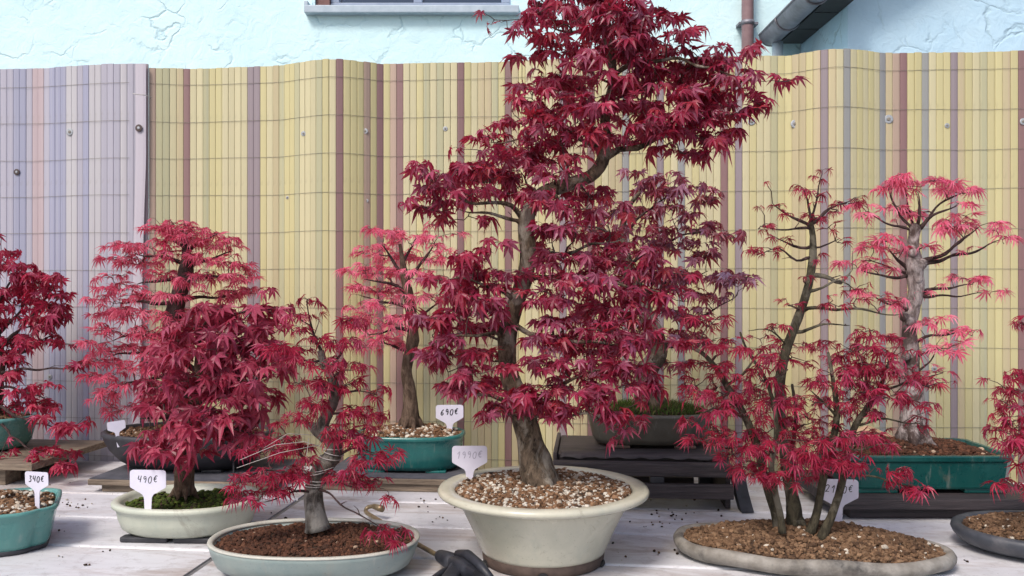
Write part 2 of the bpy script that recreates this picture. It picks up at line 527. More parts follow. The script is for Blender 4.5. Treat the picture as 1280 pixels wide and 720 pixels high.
def mat_slat(name, base, stripe, amt=0.5):
    q = NT(name)
    oi = q.n('ShaderNodeObjectInfo')
    tc = q.n('ShaderNodeTexCoord')
    sep = q.n('ShaderNodeSeparateXYZ'); q.l(tc.outputs['Object'], sep.inputs[0])
    cmb = q.n('ShaderNodeCombineXYZ')
    rx = q.n('ShaderNodeMath', operation='MULTIPLY'); q.l(oi.outputs['Random'], rx.inputs[0]); rx.inputs[1].default_value = 37.0
    q.l(sep.outputs[0], cmb.inputs[0]); q.l(rx.outputs[0], cmb.inputs[1])
    zz = q.n('ShaderNodeMath', operation='MULTIPLY'); q.l(sep.outputs[2], zz.inputs[0]); zz.inputs[1].default_value = 0.004
    q.l(zz.outputs[0], cmb.inputs[2])
    n1 = q.noise(cmb.outputs[0], 95, 2, 0.6)
    c = q.mix(q.ramp(n1, [(0.50, 0), (0.72, amt * 0.6)]), base, stripe)
    # whole-slat tone
    hv = q.n('ShaderNodeHueSaturation')
    mr = q.n('ShaderNodeMapRange'); q.l(oi.outputs['Random'], mr.inputs[0]); mr.inputs[3].default_value = 0.93; mr.inputs[4].default_value = 1.05
    q.l(mr.outputs[0], hv.inputs['Value']); q.l(c, hv.inputs['Color'])
    # grime
    g = q.noise(q.coord('Object', (1, 1, 0.5)), 40, 6, 0.7)
    c = q.mix(q.ramp(g, [(0.60, 0), (0.78, 0.35)]), hv.outputs[0], (0.22, 0.18, 0.13))
    q.set(Base_Color=c, Roughness=0.42, Specular_IOR_Level=0.4)
    return q.m
SLAT = {
    'yellow': mat_slat('yellow slat', (0.525, 0.475, 0.255), (0.48, 0.42, 0.25), 0.5),
    'straw': mat_slat('straw slat', (0.54, 0.495, 0.310), (0.48, 0.425, 0.30), 0.5),
    'tan': mat_slat('tan slat', (0.48, 0.415, 0.255), (0.46, 0.345, 0.26), 0.7),
    'sage': mat_slat('sage slat', (0.43, 0.41, 0.255), (0.33, 0.35, 0.27), 0.9),
    'mauve': mat_slat('mauve slat', (0.23, 0.135, 0.135), (0.32, 0.20, 0.19), 0.6),
    'purple': mat_slat('purple grey slat', (0.26, 0.215, 0.235), (0.36, 0.31, 0.32), 0.8),
    'pinktan': mat_slat('pink tan slat', (0.42, 0.315, 0.25), (0.33, 0.23, 0.20), 0.7),
    'bluegrey': mat_slat('blue grey slat', (0.30, 0.305, 0.295), (0.23, 0.235, 0.27), 0.8),
    'lavender': mat_slat('lavender slat', (0.40, 0.385, 0.45), (0.31, 0.31, 0.41), 0.8),
    'palegrey': mat_slat('pale grey slat', (0.47, 0.455, 0.48), (0.40, 0.37, 0.42), 0.7),
    'rose': mat_slat('rose slat', (0.42, 0.335, 0.355), (0.48, 0.42, 0.43), 0.7),
    'periwinkle': mat_slat('periwinkle slat', (0.31, 0.315, 0.42), (0.42, 0.415, 0.47), 0.7),
    'lilac': mat_slat('lilac strip', (0.48, 0.445, 0.50), (0.44, 0.39, 0.46), 0.6),
}
STRIPES = [(232, 10, 'mauve'), (256, 9, 'sage'), (318, 17, 'purple'), (353, 7, 'sage'), (372, 7, 'sage'), (401, 7, 'sage'),
           (423, 9, 'mauve'), (462, 7, 'pinktan'), (473, 9, 'mauve'), (489, 7, 'pinktan'), (499, 9, 'mauve'), (533, 7, 'sage'), (551, 6, 'sage'),
           (577, 9, 'mauve'), (612, 9, 'tan'), (622, 7, 'sage'), (638, 9, 'mauve'), (700, 9, 'purple'), (741, 8, 'mauve'), (785, 9, 'bluegrey'),
           (829, 9, 'purple'), (856, 8, 'bluegrey'), (909, 9, 'mauve'), (927, 9, 'purple'), (965, 7, 'sage'), (1020, 7, 'tan'), (1030, 8, 'purple'),
           (1055, 7, 'bluegrey'), (1101, 9, 'bluegrey'), (1117, 8, 'pinktan'), (1129, 10, 'mauve'), (1158, 9, 'bluegrey'), (1194, 9, 'purple'),
           (1232, 8, 'sage'), (1277, 8, 'mauve'), (1340, 9, 'purple'), (1390, 9, 'mauve'), (1460, 9, 'bluegrey'),
           (196, 7, 'sage'), (207, 7, 'sage'), (187, 8, 'pinktan')]
rs = random.Random(5)
SW = 0.0230
SZ0 = 0.22
slat_mesh = {}
def slat_me(kind, w=SW, key=None):
    key = key or kind
    if key in slat_mesh: return slat_mesh[key]
    mb = MB()
    prof = [(-.499, -.0008), (-.462, -.0038), (-.25, -.0046), (.25, -.0046), (.462, -.0038), (.499, -.0008)]
    n = len(prof) - 1
    vs = []
    for z in (0.0, 1.0):
        for x_, y_ in prof:
            vs.append((x_ * w, y_, z))
    for z in (0.0, 1.0):
        for k in range(n + 1):
            vs.append((w * 0.515 * (k / n * 2 - 1), 0.0060, z))
    fs = []
    W_ = n + 1
    for k in range(n):
        fs.append((k, k + 1, W_ + k + 1, W_ + k))
        fs.append((2 * W_ + k, 3 * W_ + k, 3 * W_ + k + 1, 2 * W_ + k + 1))
        fs.append((W_ + k, W_ + k + 1, 3 * W_ + k + 1, 3 * W_ + k))
    fs += [(0, W_, 3 * W_, 2 * W_), (n, 2 * W_ + n, 3 * W_ + n, W_ + n)]
    mb.add(vs, fs, smooth=False)
    me = mb.mesh('slat', SLAT[kind])
    slat_mesh[key] = me
    return me

def px_of(u, v):
    q = uv(u, v)
    return 640 + F * q.x / q.y
fenceL = thing('screen_fence', 'lavender grey striped slat screen at the left behind the table', 'fence', uv(-1.7, .1, 0))
fenceR = thing('screen_fence', 'yellow slat screen with mauve stripes running behind all the maples', 'fence', uv(.4, .1, 0))
left_kinds = ['lavender', 'palegrey', 'rose', 'periwinkle', 'lavender', 'palegrey', 'lavender', 'rose', 'palegrey', 'periwinkle']
def v_of_u(u):
    px_ = px_of(u, 0.08)
    for _ in range(4):
        px_ = px_of(u, fence_v(px_))
    return fence_v(px_), px_
u = -2.15
v, _px = v_of_u(u)
while u < 2.2:
    # next joint one slat-width further along the bent sheet
    un = u + SW
    for _ in range(4):
        vn, pxn = v_of_u(un)
        k = math.hypot(un - u, vn - v)
        un = u + (un - u) * SW / k
    vn, pxn = v_of_u(un)
    slope = math.atan2(vn - v, un - u)
    um, vm = (u + un) / 2, (v + vn) / 2
    px_ = px_of(um, vm)
    left = px_ < 183
    if left:
        kind = left_kinds[int(rs.random() * 10)]
    else:
        kind = rs.choice(['yellow', 'yellow', 'straw', 'yellow', 'straw', 'yellow', 'straw', 'tan'])
        for sp, sw, sk in STRIPES:
            if abs(px_ - sp) < max(4.4, sw / 2 - .4):
                kind = sk
    top = CAMZ + 0.757 + rs.uniform(-.0012, .0012) + (0.01 if left else 0)
    o = bpy.data.objects.new('slat', slat_me(kind))
    COL.objects.link(o)
    par = fenceL if left else fenceR
    o.parent = par
    o.location = uv(um, vm + (-.006 if left else 0), SZ0) - par.location
    o.rotation_euler = (rs.uniform(-.0006, .0006), 0, slope - ANG)
    o.scale = (1, 1, top - SZ0)
    u, v = un, vn

M_wire = mat_plain('thin grey wire', (0.17, 0.155, 0.13), (0.24, 0.22, 0.19), 60, 0.6, 0)
for k in range(12):
    z = CAMZ + 0.70 - 0.1275 * k
    for (a, b, par, dv) in ((-160, 172, fenceL, -.013), (188, 1440, fenceR, -.0065)):
        pts = []
        p_ = a
        while p_ <= b:
            uu, vv = u_of_px(p_)
            pts.append(uv(uu, vv + dv, z + 0.0007 * math.sin(p_ / 23.0 + k) + .0014 * math.sin(p_ / 90.0 + 2 * k)))
            p_ += 9
        link('wire', MB().tube(pts, 0.0006, 4).mesh('wire', M_wire), par)
# loose edge strip of the left screen, bowed out at its foot
mb = MB()
vs = []; fs = []
rows = 24
for i in range(rows + 1):
    t = i / rows
    z = CAMZ + 0.765 - t * 1.25
    uu, vv = u_of_px(180)
    off = -0.002 * math.sin(min(1, max(0, (t - .28) / .6)) * math.pi) - 0.016 * max(0, t - .25)
    tw = 0.018
    for (du, dv) in ((-tw, -.0225), (-tw * .5, -.0235), (tw * .5, -.0232), (tw, -.0215), (tw, -.019), (-tw, -.020)):
        q_ = uv(uu + du * (1 - .35 * max(0, t - .3)) + off * 1.2, vv + dv + off * .6, z)
        vs.append(q_)
for i in range(rows):
    for k in range(6):
        k2 = (k + 1) % 6
        fs.append((i * 6 + k, i * 6 + k2, (i + 1) * 6 + k2, (i + 1) * 6 + k))
mb.add(vs, fs)
mb.smooth = [False] * len(mb.f)
link('edge_strip', mb.mesh('edge_strip', SLAT['lilac']), fenceL)
uu, vv = u_of_px(178)
mb = MB().tube([P(166, 117, 2.86), P(172, 118, 2.855), P(182, 119, 2.855), P(189, 122, 2.87)], .0016, 5)
link('tie', mb.mesh('tie', M_wirewhite), fenceL)

M_washer = mat_plain('steel washer', (0.26, 0.28, 0.31), (0.46, 0.48, 0.50), 160, 0.4, 0.1, metal=0.25)
M_rub = mat_plain('brown screw cup', (0.05, 0.03, 0.03), (0.09, 0.06, 0.055), 60, 0.5, 0.1)
def screw(px, py, r, dark=False, extra=0.0):
    uu, vv = u_of_px(px)
    c = uv(uu, vv - .0055 - extra - (.008 if px < 170 else 0))
    d = c.y
    c.z = CAMZ - (py - 360) / F * d
    par = fenceL if px < 185 else fenceR
    n = -V
    mb = MB()
    prof = [(0.0, .0000), (r, 0.0), (r, .0008), (r * .86, .0013), (r * .5, .0010)]
    vs = []; fs = []; N = 14
    for (rr, h) in prof[1:]:
        for k in range(N):
            a = 2 * math.pi * k / N
            vs.append(c + U * (rr * math.cos(a)) + Vector((0, 0, rr * math.sin(a))) + n * h)
    for i in range(3):
        for k in range(N):
            k2 = (k + 1) % N
            fs.append((i * N + k, i * N + k2, (i + 1) * N + k2, (i + 1) * N + k))
    fs.append(tuple(3 * N + k for k in range(N)))
    mb.add(vs, fs)
    s = link('screw', mb.mesh('screw', M_rub if dark else M_washer), par)
    mb = MB().tube([c + n * .0008, c + n * .0022, c + n * .0026], [r * .40, r * .40, r * .30], 10)
    link('screw_head', mb.mesh('screw_head', M_washer if dark else M_wire), s)
for a in ((90, 165, .0125), (178.5, 160, .0125, True, .022), (24, 215, .011, True), (380, 167, .0085), (457, 164, .0095), (557, 161, .008), (939, 152, .012),
          (993, 155, .0135), (1110, 149, .0145), (1183, 157, .008), (1278, 152, .011), (65, 471, .009), (1167, 461, .009), (459, 251, .006), (916, 425, .008), (360, 247, .0055)):
    screw(*a)

# ------------------------------------------------------------------ table
mq = NT('white plastic boards')
v1 = mq.coord('Object', (0.35, 1.6, 1))
v2 = mq.coord('Object', (0.9, 1.1, 1))
base = mq.ramp(mq.noise(v1, 9, 7, 0.65), [(0.3, (0.54, 0.54, 0.57)), (0.7, (0.68, 0.68, 0.71))])
c = mq.mix(mq.ramp(mq.noise(v1, 4.0, 8, 0.72, 0.6), [(0.50, 0), (0.66, 0.75)]), base, (0.31, 0.235, 0.195))
c = mq.mix(mq.ramp(mq.noise(v2, 26, 6, 0.75), [(0.52, 0), (0.70, 0.6)]), c, (0.26, 0.23, 0.225))
c = mq.mix(mq.ramp(mq.noise(v2, 150, 2, 0.5), [(0.70, 0), (0.76, 0.7)]), c, (0.16, 0.12, 0.10))
mq.set(Base_Color=c, Roughness=mq.ramp(mq.noise(v1, 12, 4), [(0.3, 0.32), (0.7, 0.6)]), Specular_IOR_Level=0.4)
mq.bump(mq.noise(v1, 30, 5), 0.15, 0.003)
M_table = mq.m
M_alu = mat_plain('grey aluminium trim', (0.20, 0.20, 0.21), (0.34, 0.34, 0.35), 30, 0.5, 0.1, metal=0.6)
SEAM = -0.536
ANGT = R(6.5)          # the table stands a little more askew than the fence
UT = Vector((math.cos(ANGT), -math.sin(ANGT), 0))
VT = Vector((math.sin(ANGT), math.cos(ANGT), 0))
ORGT = Vector((0, 2.80, 0))
def uvt(u, v, z=0.0):
    q = ORGT + UT * u + VT * v
    q.z = z
    return q
MUVT = Matrix.Translation(ORGT) @ Matrix.Rotation(-ANGT, 4, 'Z')
def make_table(u0, u1, label):
    t = thing('display_table', label, 'table', uvt((u0 + u1) / 2, -.7, 0))
    pw = 0.24
    for k in range(7):
        vb = min(-.001, 0.032 - k * pw)
        va = 0.032 - (k + 1) * pw + .007
        bm = bmesh.new()
        # cross-section: flat board with rounded lips and a shallow flute near each edge
        prof = [(va, -.030), (va, -.006), (va + .004, -.001), (va + .010, 0.0), (va + .016, -.0005), (vb - .016, -.0005), (vb - .010, 0.0), (vb - .004, -.001), (vb, -.006), (vb, -.030)]
        vs = []
        for uu in (u0, u1):
            vs += [uvt(uu, v_, TZ + z_) for v_, z_ in prof]
        n = len(prof)
        fs = [(i, i + 1, n + i + 1, n + i) for i in range(n - 1)] + [(n - 1, 0, n, 2 * n - 1)]
        fs += [tuple(range(n))[::-1], tuple(range(n, 2 * n))]
        bm.free()
        mb = MB(); mb.add(vs, fs, smooth=False)
        me = mb.mesh('plank', M_table)
        # local coordinates per plank so that the dirt differs
        off = uvt((u0 + u1) / 2, (va + vb) / 2, TZ)
        me.transform(Matrix.Rotation(ANGT, 4, 'Z') @ Matrix.Translation(-off))
        o = bpy.data.objects.new('plank', me); COL.objects.link(o)
        o.parent = t
        o.location = off - t.location
        o.rotation_euler = (0, 0, -ANGT)
    for uu in (u0 + .12, u1 - .12):
        for vv in (-.15, -1.5):
            mb = MB().box((uu - .03, vv - .03, 0.0), (uu + .03, vv + .03, TZ - .085), MUVT)
            link('leg', mb.mesh('leg', M_alu), t)
    for vv in (-.15, -1.5):
        link('rail', MB().box((u0 + .02, vv - .025, TZ - .084), (u1 - .02, vv + .025, TZ - .031), MUVT).mesh('rail', M_alu), t)
    return t
make_table(-2.6, SEAM - .008, 'left white plank display table with dirty boards, under the lavender screen')
tR = make_table(SEAM + .008, 2.8, 'right white plank display table carrying the tall central maple')
link('seam_strip', MB().box((SEAM - .0065, -1.64, TZ - .03), (SEAM + .0065, -.004, TZ - .004), MUVT).mesh('seam_strip', M_alu), tR)

# crumbs of soil and bark lying on the boards
ICO = None
def ico():
    global ICO
    if ICO is None:
        bm = bmesh.new(); bmesh.ops.create_icosphere(bm, subdivisions=1, radius=1)
        bm.verts.index_update()
        ICO = ([v.co.copy() for v in bm.verts], [tuple(v.index for v in f.verts) for f in bm.faces]); bm.free()
    return ICO
def grain(mb, c, r, col, rng, flat=0.75):
    vs, fs = ico()
    M = Matrix.Rotation(rng.uniform(0, 6.28), 3, 'Z') @ Matrix.Rotation(rng.uniform(-.5, .5), 3, 'X')
    sx, sy, sz = r * rng.uniform(.75, 1.3), r * rng.uniform(.75, 1.3), r * flat * rng.uniform(.8, 1.2)
    out = []
    for v in vs:
        k = rng.uniform(.78, 1.18)
        out.append(M @ Vector((v.x * sx * k, v.y * sy * k, v.z * sz * k)) + c)
    mb.add(out, fs, col, smooth=False)
rg = random.Random(11)
mb = MB()
def crumbs(px, py, n, spread, rmin=.0015, rmax=.004):
    for _ in range(n):
        x = px + rg.gauss(0, spread); y = py + rg.gauss(0, spread * .3)
        if y < 592 or y > 735: continue
        d = 638.0 / (y - 360)
        c = P(x, y, d); r = rg.uniform(rmin, rmax)
        c.z = TZ + r * .5
        g = rg.random()
        col = (0.03, 0.02, 0.015) if g < .6 else ((0.13, 0.08, 0.05) if g < .85 else (0.5, 0.46, 0.4))
        grain(mb, c, r, col, rg)
for (x, y, n, s) in ((85, 630, 9, 10), (105, 632, 5, 8), (75, 664, 2, 3), (110, 708, 2, 4), (78, 697, 2, 5), (135, 690, 2, 5), (165, 670, 2, 4), (840, 648, 12, 28), (812, 655, 8, 14),
                     (845, 645, 10, 12), (780, 690, 6, 20), (540, 650, 8, 22), (535, 625, 6, 18), (350, 648, 4, 10), (600, 640, 3, 20), (860, 620, 6, 20), (1215, 640, 4, 15), (1200, 700, 4, 14), (290, 690, 3, 12), (60, 600, 5, 20), (830, 690, 5, 16)):
    crumbs(x, y, n, s)
tag(link('soil_crumbs', mb.mesh('soil_crumbs', M_grain, 'tint')), 'soil crumbs and bark bits scattered over the white boards', 'debris', kind='stuff')

# ------------------------------------------------------------------ pots, soil
def superellipse(a, b, n=2.0, N=72):
    def f(off=0.0):
        out = []
        for k in range(N):
            t = 2 * math.pi * k / N
            c, s = math.cos(t), math.sin(t)
            out.append(((a + off) * math.copysign(abs(c) ** (2 / n), c), (b + off) * math.copysign(abs(s) ** (2 / n), s)))
        return out
    return f
def chamfered(a, b, ch=.03):
    def f(off=0.0):
        A, B = a + off, b + off
        cs = [(A, -B + ch), (A, B - ch), (A - ch, B), (-A + ch, B), (-A, B - ch), (-A, -B + ch), (-A + ch, -B), (A - ch, -B)]
        out = []
        for i in range(8):
            p, q_ = cs[i], cs[(i + 1) % 8]
            m = 2 if i % 2 else 6
            for j in range(m):
                t = j / m
                out.append((p[0] + (q_[0] - p[0]) * t, p[1] + (q_[1] - p[1]) * t))
        return out
    return f
def lobed(a, b, N=96):
    """four soft lobes with notched corners"""
    def f(off=0.0):
        out = []
        for k in range(N):
            t = 2 * math.pi * k / N
            c, s = math.cos(t), math.sin(t)
            n = 5.0
            x = math.copysign(abs(c) ** (2 / n), c); y = math.copysign(abs(s) ** (2 / n), s)
            cut = 1 - .07 * max(0, 1 - abs(abs(x) - abs(y)) / .35)
            out.append(((a + off) * x * cut, (b + off) * y * cut))
        return out
    return f

def loft(outline, prof, M, smooth=True, wob=0.0, seed=0, caps=True):
    mb = MB()
    rows = []
    for off, z in prof:
        pts = outline(off)
        rows.append([M @ Vector((x, y, z + (wob * mnoise.noise(Vector((x * 9 + seed, y * 9, z * 4))) if wob else 0))) for x, y in pts])
    n = len(rows[0])
    vs = [p for r in rows for p in r]
    fs = []
    for i in range(len(rows) - 1):
        for k in range(n):
            k2 = (k + 1) % n
            fs.append((i * n + k, i * n + k2, (i + 1) * n + k2, (i + 1) * n + k))
    if caps:
        fs.append(tuple(range(n))[::-1])
        fs.append(tuple((len(rows) - 1) * n + k for k in range(n)))
    else:
        m = len(rows) - 1
        fs += [(m * n + k, m * n + (k + 1) % n, (k + 1) % n, k) for k in range(n)]
    mb.add(vs, fs, smooth=smooth)
    return mb

def make_soil(root, outline, inset, z0, mound, M, grains, gr, palette, rng, mat=M_soil, name='gravel', lumpy=.006, mound_pow=2.0, centre=(0, 0), top=None):
    pts = outline(-inset)
    n = len(pts); rings = 10
    def H(x, y, rr):
        return z0 + mound * (1 - rr ** mound_pow) + lumpy * mnoise.noise(Vector((x * 28, y * 28, z0 * 7)))
    mb = MB(); vs = []; fs = []
    for i in range(1, rings + 1):
        rr = i / rings
        for x, y in pts:
            vs.append(M @ Vector((x * rr, y * rr, H(x * rr, y * rr, rr))))
    vs.append(M @ Vector((0, 0, H(0, 0, 0))))
    for i in range(rings - 1):
        for k in range(n):
            k2 = (k + 1) % n
            fs.append((i * n + k, (i + 1) * n + k, (i + 1) * n + k2, i * n + k2))
    for k in range(n):
        fs.append((len(vs) - 1, k, (k + 1) % n))
    mb.add(vs, fs)
    soil = link('soil', mb.mesh('soil', mat), root)
    if grains:
        mb = MB()
        tot = sum(w for w, _ in palette)
        for _ in range(grains):
            k = rng.randrange(n); f = rng.random(); rr = math.sqrt(rng.random()) * .985
            x = (pts[k][0] * (1 - f) + pts[(k + 1) % n][0] * f) * rr
            y = (pts[k][1] * (1 - f) + pts[(k + 1) % n][1] * f) * rr
            r = gr * (rng.uniform(.5, 1.2) if rng.random() < .93 else rng.uniform(1.2, 1.6))
            g = rng.random() * tot
            for w, col in palette:
                g -= w
                if g <= 0: break
            kk = rng.uniform(.75, 1.2)
            grain(mb, M @ Vector((x, y, H(x, y, rr) + r * rng.uniform(.1, .75))), r, (col[0] * kk, col[1] * kk, col[2] * kk), rng)
        g_ = link(name, mb.mesh(name, M_grain, 'tint'), soil, kind='stuff')
    return soil, H

PUMICE = [(4, (0.16, 0.085, 0.045)), (2.2, (0.26, 0.15, 0.085)), (1.6, (0.62, 0.58, 0.50)), (1.2, (0.50, 0.42, 0.33)), (1, (0.07, 0.045, 0.03))]
DARKBROWN = [(5, (0.085, 0.036, 0.022)), (3, (0.12, 0.052, 0.03)), (2, (0.05, 0.024, 0.016)), (.08, (0.45, 0.33, 0.24))]
AKADAMA = [(5, (0.165, 0.096, 0.055)), (3, (0.235, 0.145, 0.085)), (2, (0.095, 0.055, 0.033)), (.18, (0.60, 0.54, 0.45))]
MOSSP = [(4, (0.045, 0.075, 0.012)), (3, (0.085, 0.13, 0.02)), (1.5, (0.03, 0.03, 0.012)), (1, (0.12, 0.15, 0.03))]

# ------------------------------------------------------------------ leaves
def leaf_shape(seed, young):
    """one palmate leaf, base at the origin, middle lobe along +Y, face up +Z, middle lobe 1 long"""
    g = random.Random(seed)
    if young:
        angs = [-98, -62, -30, 0, 30, 62, 98]; lens = [.50, .80, .96, 1, .96, .80, .50]
        hw, sr, dr = .066, .14, g.uniform(.05, .55)
    else:
        angs = [-122, -80, -40, 0, 40, 80, 122]; lens = [.40, .74, .93, 1, .93, .74, .40]
        hw, sr, dr = .135, .30, g.uniform(.12, .5)
    close = g.uniform(.80, 1.06)
    fold = g.uniform(-.12, .38)
    if seed % 3 == 2: dr = g.uniform(.55, 1.0)
    A = [R(a * close + g.uniform(-6, 6)) for a in angs]
    L = [l * g.uniform(.9, 1.08) for l in lens]
    def pt(a, r, z):
        x_ = math.sin(a) * r
        return Vector((x_ * (1 - .12 * abs(fold)), math.cos(a) * r, z + fold * abs(x_)))
    vs = [Vector((0, 0, 0))]; fs = []
    sin_idx = []; ribs = {0}
    for i in range(8):
        a = A[0] - .42 if i == 0 else (A[6] + .42 if i == 7 else (A[i - 1] + A[i]) / 2)
        r = sr * (.55 if i in (0, 7) else 1)
        sin_idx.append(len(vs)); vs.append(pt(a, r, .03 - dr * r * r * .8))
    twist = g.uniform(-.12, .12)
    for i in range(7):
        a, l = A[i], L[i]
        dl = dr * g.uniform(.75, 1.25)
        m = len(vs)
        vs.append(pt(a, l * .5, -.01 - dl * (l * .5) ** 2))                 # sunk midrib
        w = hw * l / (l * .52)
        vs.append(pt(a - w, l * .52, .035 - dl * (l * .52) ** 2 + twist * .3))
        vs.append(pt(a + w, l * .52, .035 - dl * (l * .52) ** 2 - twist * .3))
        vs.append(pt(a + g.uniform(-.05, .05), l, -dl * l * l * 1.05 - .03))
        s0, s1 = sin_idx[i], sin_idx[i + 1]
        ribs |= {m, m + 3}
        fs += [(0, m, s0), (s0, m, m + 1), (m + 1, m, m + 3), (m, m + 2, m + 3), (m, s1, m + 2), (0, s1, m)]
    return np.array([tuple(v) for v in vs], dtype=np.float64), fs, np.array([1.0 if i in ribs else 0.0 for i in range(len(vs))], dtype=np.float32)
LEAVES = {False: [leaf_shape(i, False) for i in range(10)], True: [leaf_shape(50 + i, True) for i in range(10)]}
_leafme = {}
def leaf_mesh(young, i, mat):
    key = (young, i, mat.name)
    if key not in _leafme:
        vs, fs, rb = LEAVES[young][i]
        me = bpy.data.meshes.new('leaf')
        me.from_pydata([tuple(v) for v in vs], [], fs)
        me.polygons.foreach_set('use_smooth', [False] * len(fs))
        me.materials.append(mat); me.update()
        me.attributes.new('rib', 'FLOAT', 'POINT').data.foreach_set('value', rb)
        _leafme[key] = me
    return _leafme[key]

L_crimson = mat_leaf('crimson leaf', [(0.08, 0.004, 0.015), (0.18, 0.007, 0.030), (0.29, 0.012, 0.050), (0.12, 0.005, 0.021), (0.42, 0.024, 0.068), (0.22, 0.010, 0.042), (0.33, 0.030, 0.034), (0.25, 0.009, 0.045)], sheen=(0.40, 0.15, 0.26), rough=.36, trans=.40, tcol=(0.85, 0.03, 0.08))
L_plum = mat_leaf('plum brown leaf', [(0.11, 0.007, 0.016), (0.17, 0.012, 0.022), (0.25, 0.020, 0.028), (0.14, 0.009, 0.022), (0.34, 0.020, 0.03), (0.21, 0.05, 0.022)], sheen=(0.42, 0.36, 0.55), rough=.33)
L_pink = mat_leaf('pink young leaf', [(0.66, 0.10, 0.20), (0.76, 0.15, 0.27), (0.80, 0.20, 0.33), (0.72, 0.12, 0.23), (0.82, 0.26, 0.38), (0.58, 0.06, 0.15)], sheen=(0.82, 0.34, 0.44), trans=.45, tcol=(0.95, 0.16, 0.28))
L_rose = mat_leaf('rose leaf', [(0.46, 0.045, 0.11), (0.56, 0.075, 0.155), (0.63, 0.10, 0.19), (0.51, 0.055, 0.13), (0.68, 0.15, 0.24), (0.40, 0.032, 0.09)], sheen=(0.70, 0.24, 0.33), trans=.42, tcol=(0.92, 0.09, 0.17))
L_big = mat_leaf('broad crimson leaf', [(0.16, 0.009, 0.028), (0.24, 0.016, 0.042), (0.33, 0.030, 0.066), (0.19, 0.011, 0.034), (0.42, 0.055, 0.10), (0.27, 0.022, 0.05)], sheen=(0.48, 0.12, 0.22), rough=.38)
L_ruby = mat_leaf('ruby leaf', [(0.17, 0.004, 0.019), (0.25, 0.006, 0.028), (0.33, 0.010, 0.040), (0.21, 0.005, 0.024), (0.42, 0.018, 0.055), (0.28, 0.009, 0.040)], sheen=(0.42, 0.08, 0.18), rough=.4, tcol=(0.85, 0.02, 0.07))
B_grey = mat_bark('grey brown bark', (0.038, 0.028, 0.020), (0.17, 0.125, 0.088), (0.28, 0.25, 0.21))
B_pale = mat_bark('pale grey bark', (0.06, 0.052, 0.045), (0.20, 0.175, 0.15), (0.33, 0.31, 0.28))
B_brown = mat_bark('brown bark', (0.06, 0.038, 0.026), (0.16, 0.11, 0.08))
B_olive = mat_bark('olive bark', (0.028, 0.024, 0.016), (0.085, 0.073, 0.048), (0.15, 0.135, 0.105))
B_white = mat_bark('pale bark', (0.15, 0.12, 0.115), (0.44, 0.385, 0.375), (0.08, 0.055, 0.05))
B_dark = mat_bark('dark bark', (0.030, 0.018, 0.018), (0.085, 0.052, 0.050))
B_twig = mat_plain('red brown twig', (0.035, 0.014, 0.014), (0.085, 0.04, 0.036), 60, 0.6, 0.1)

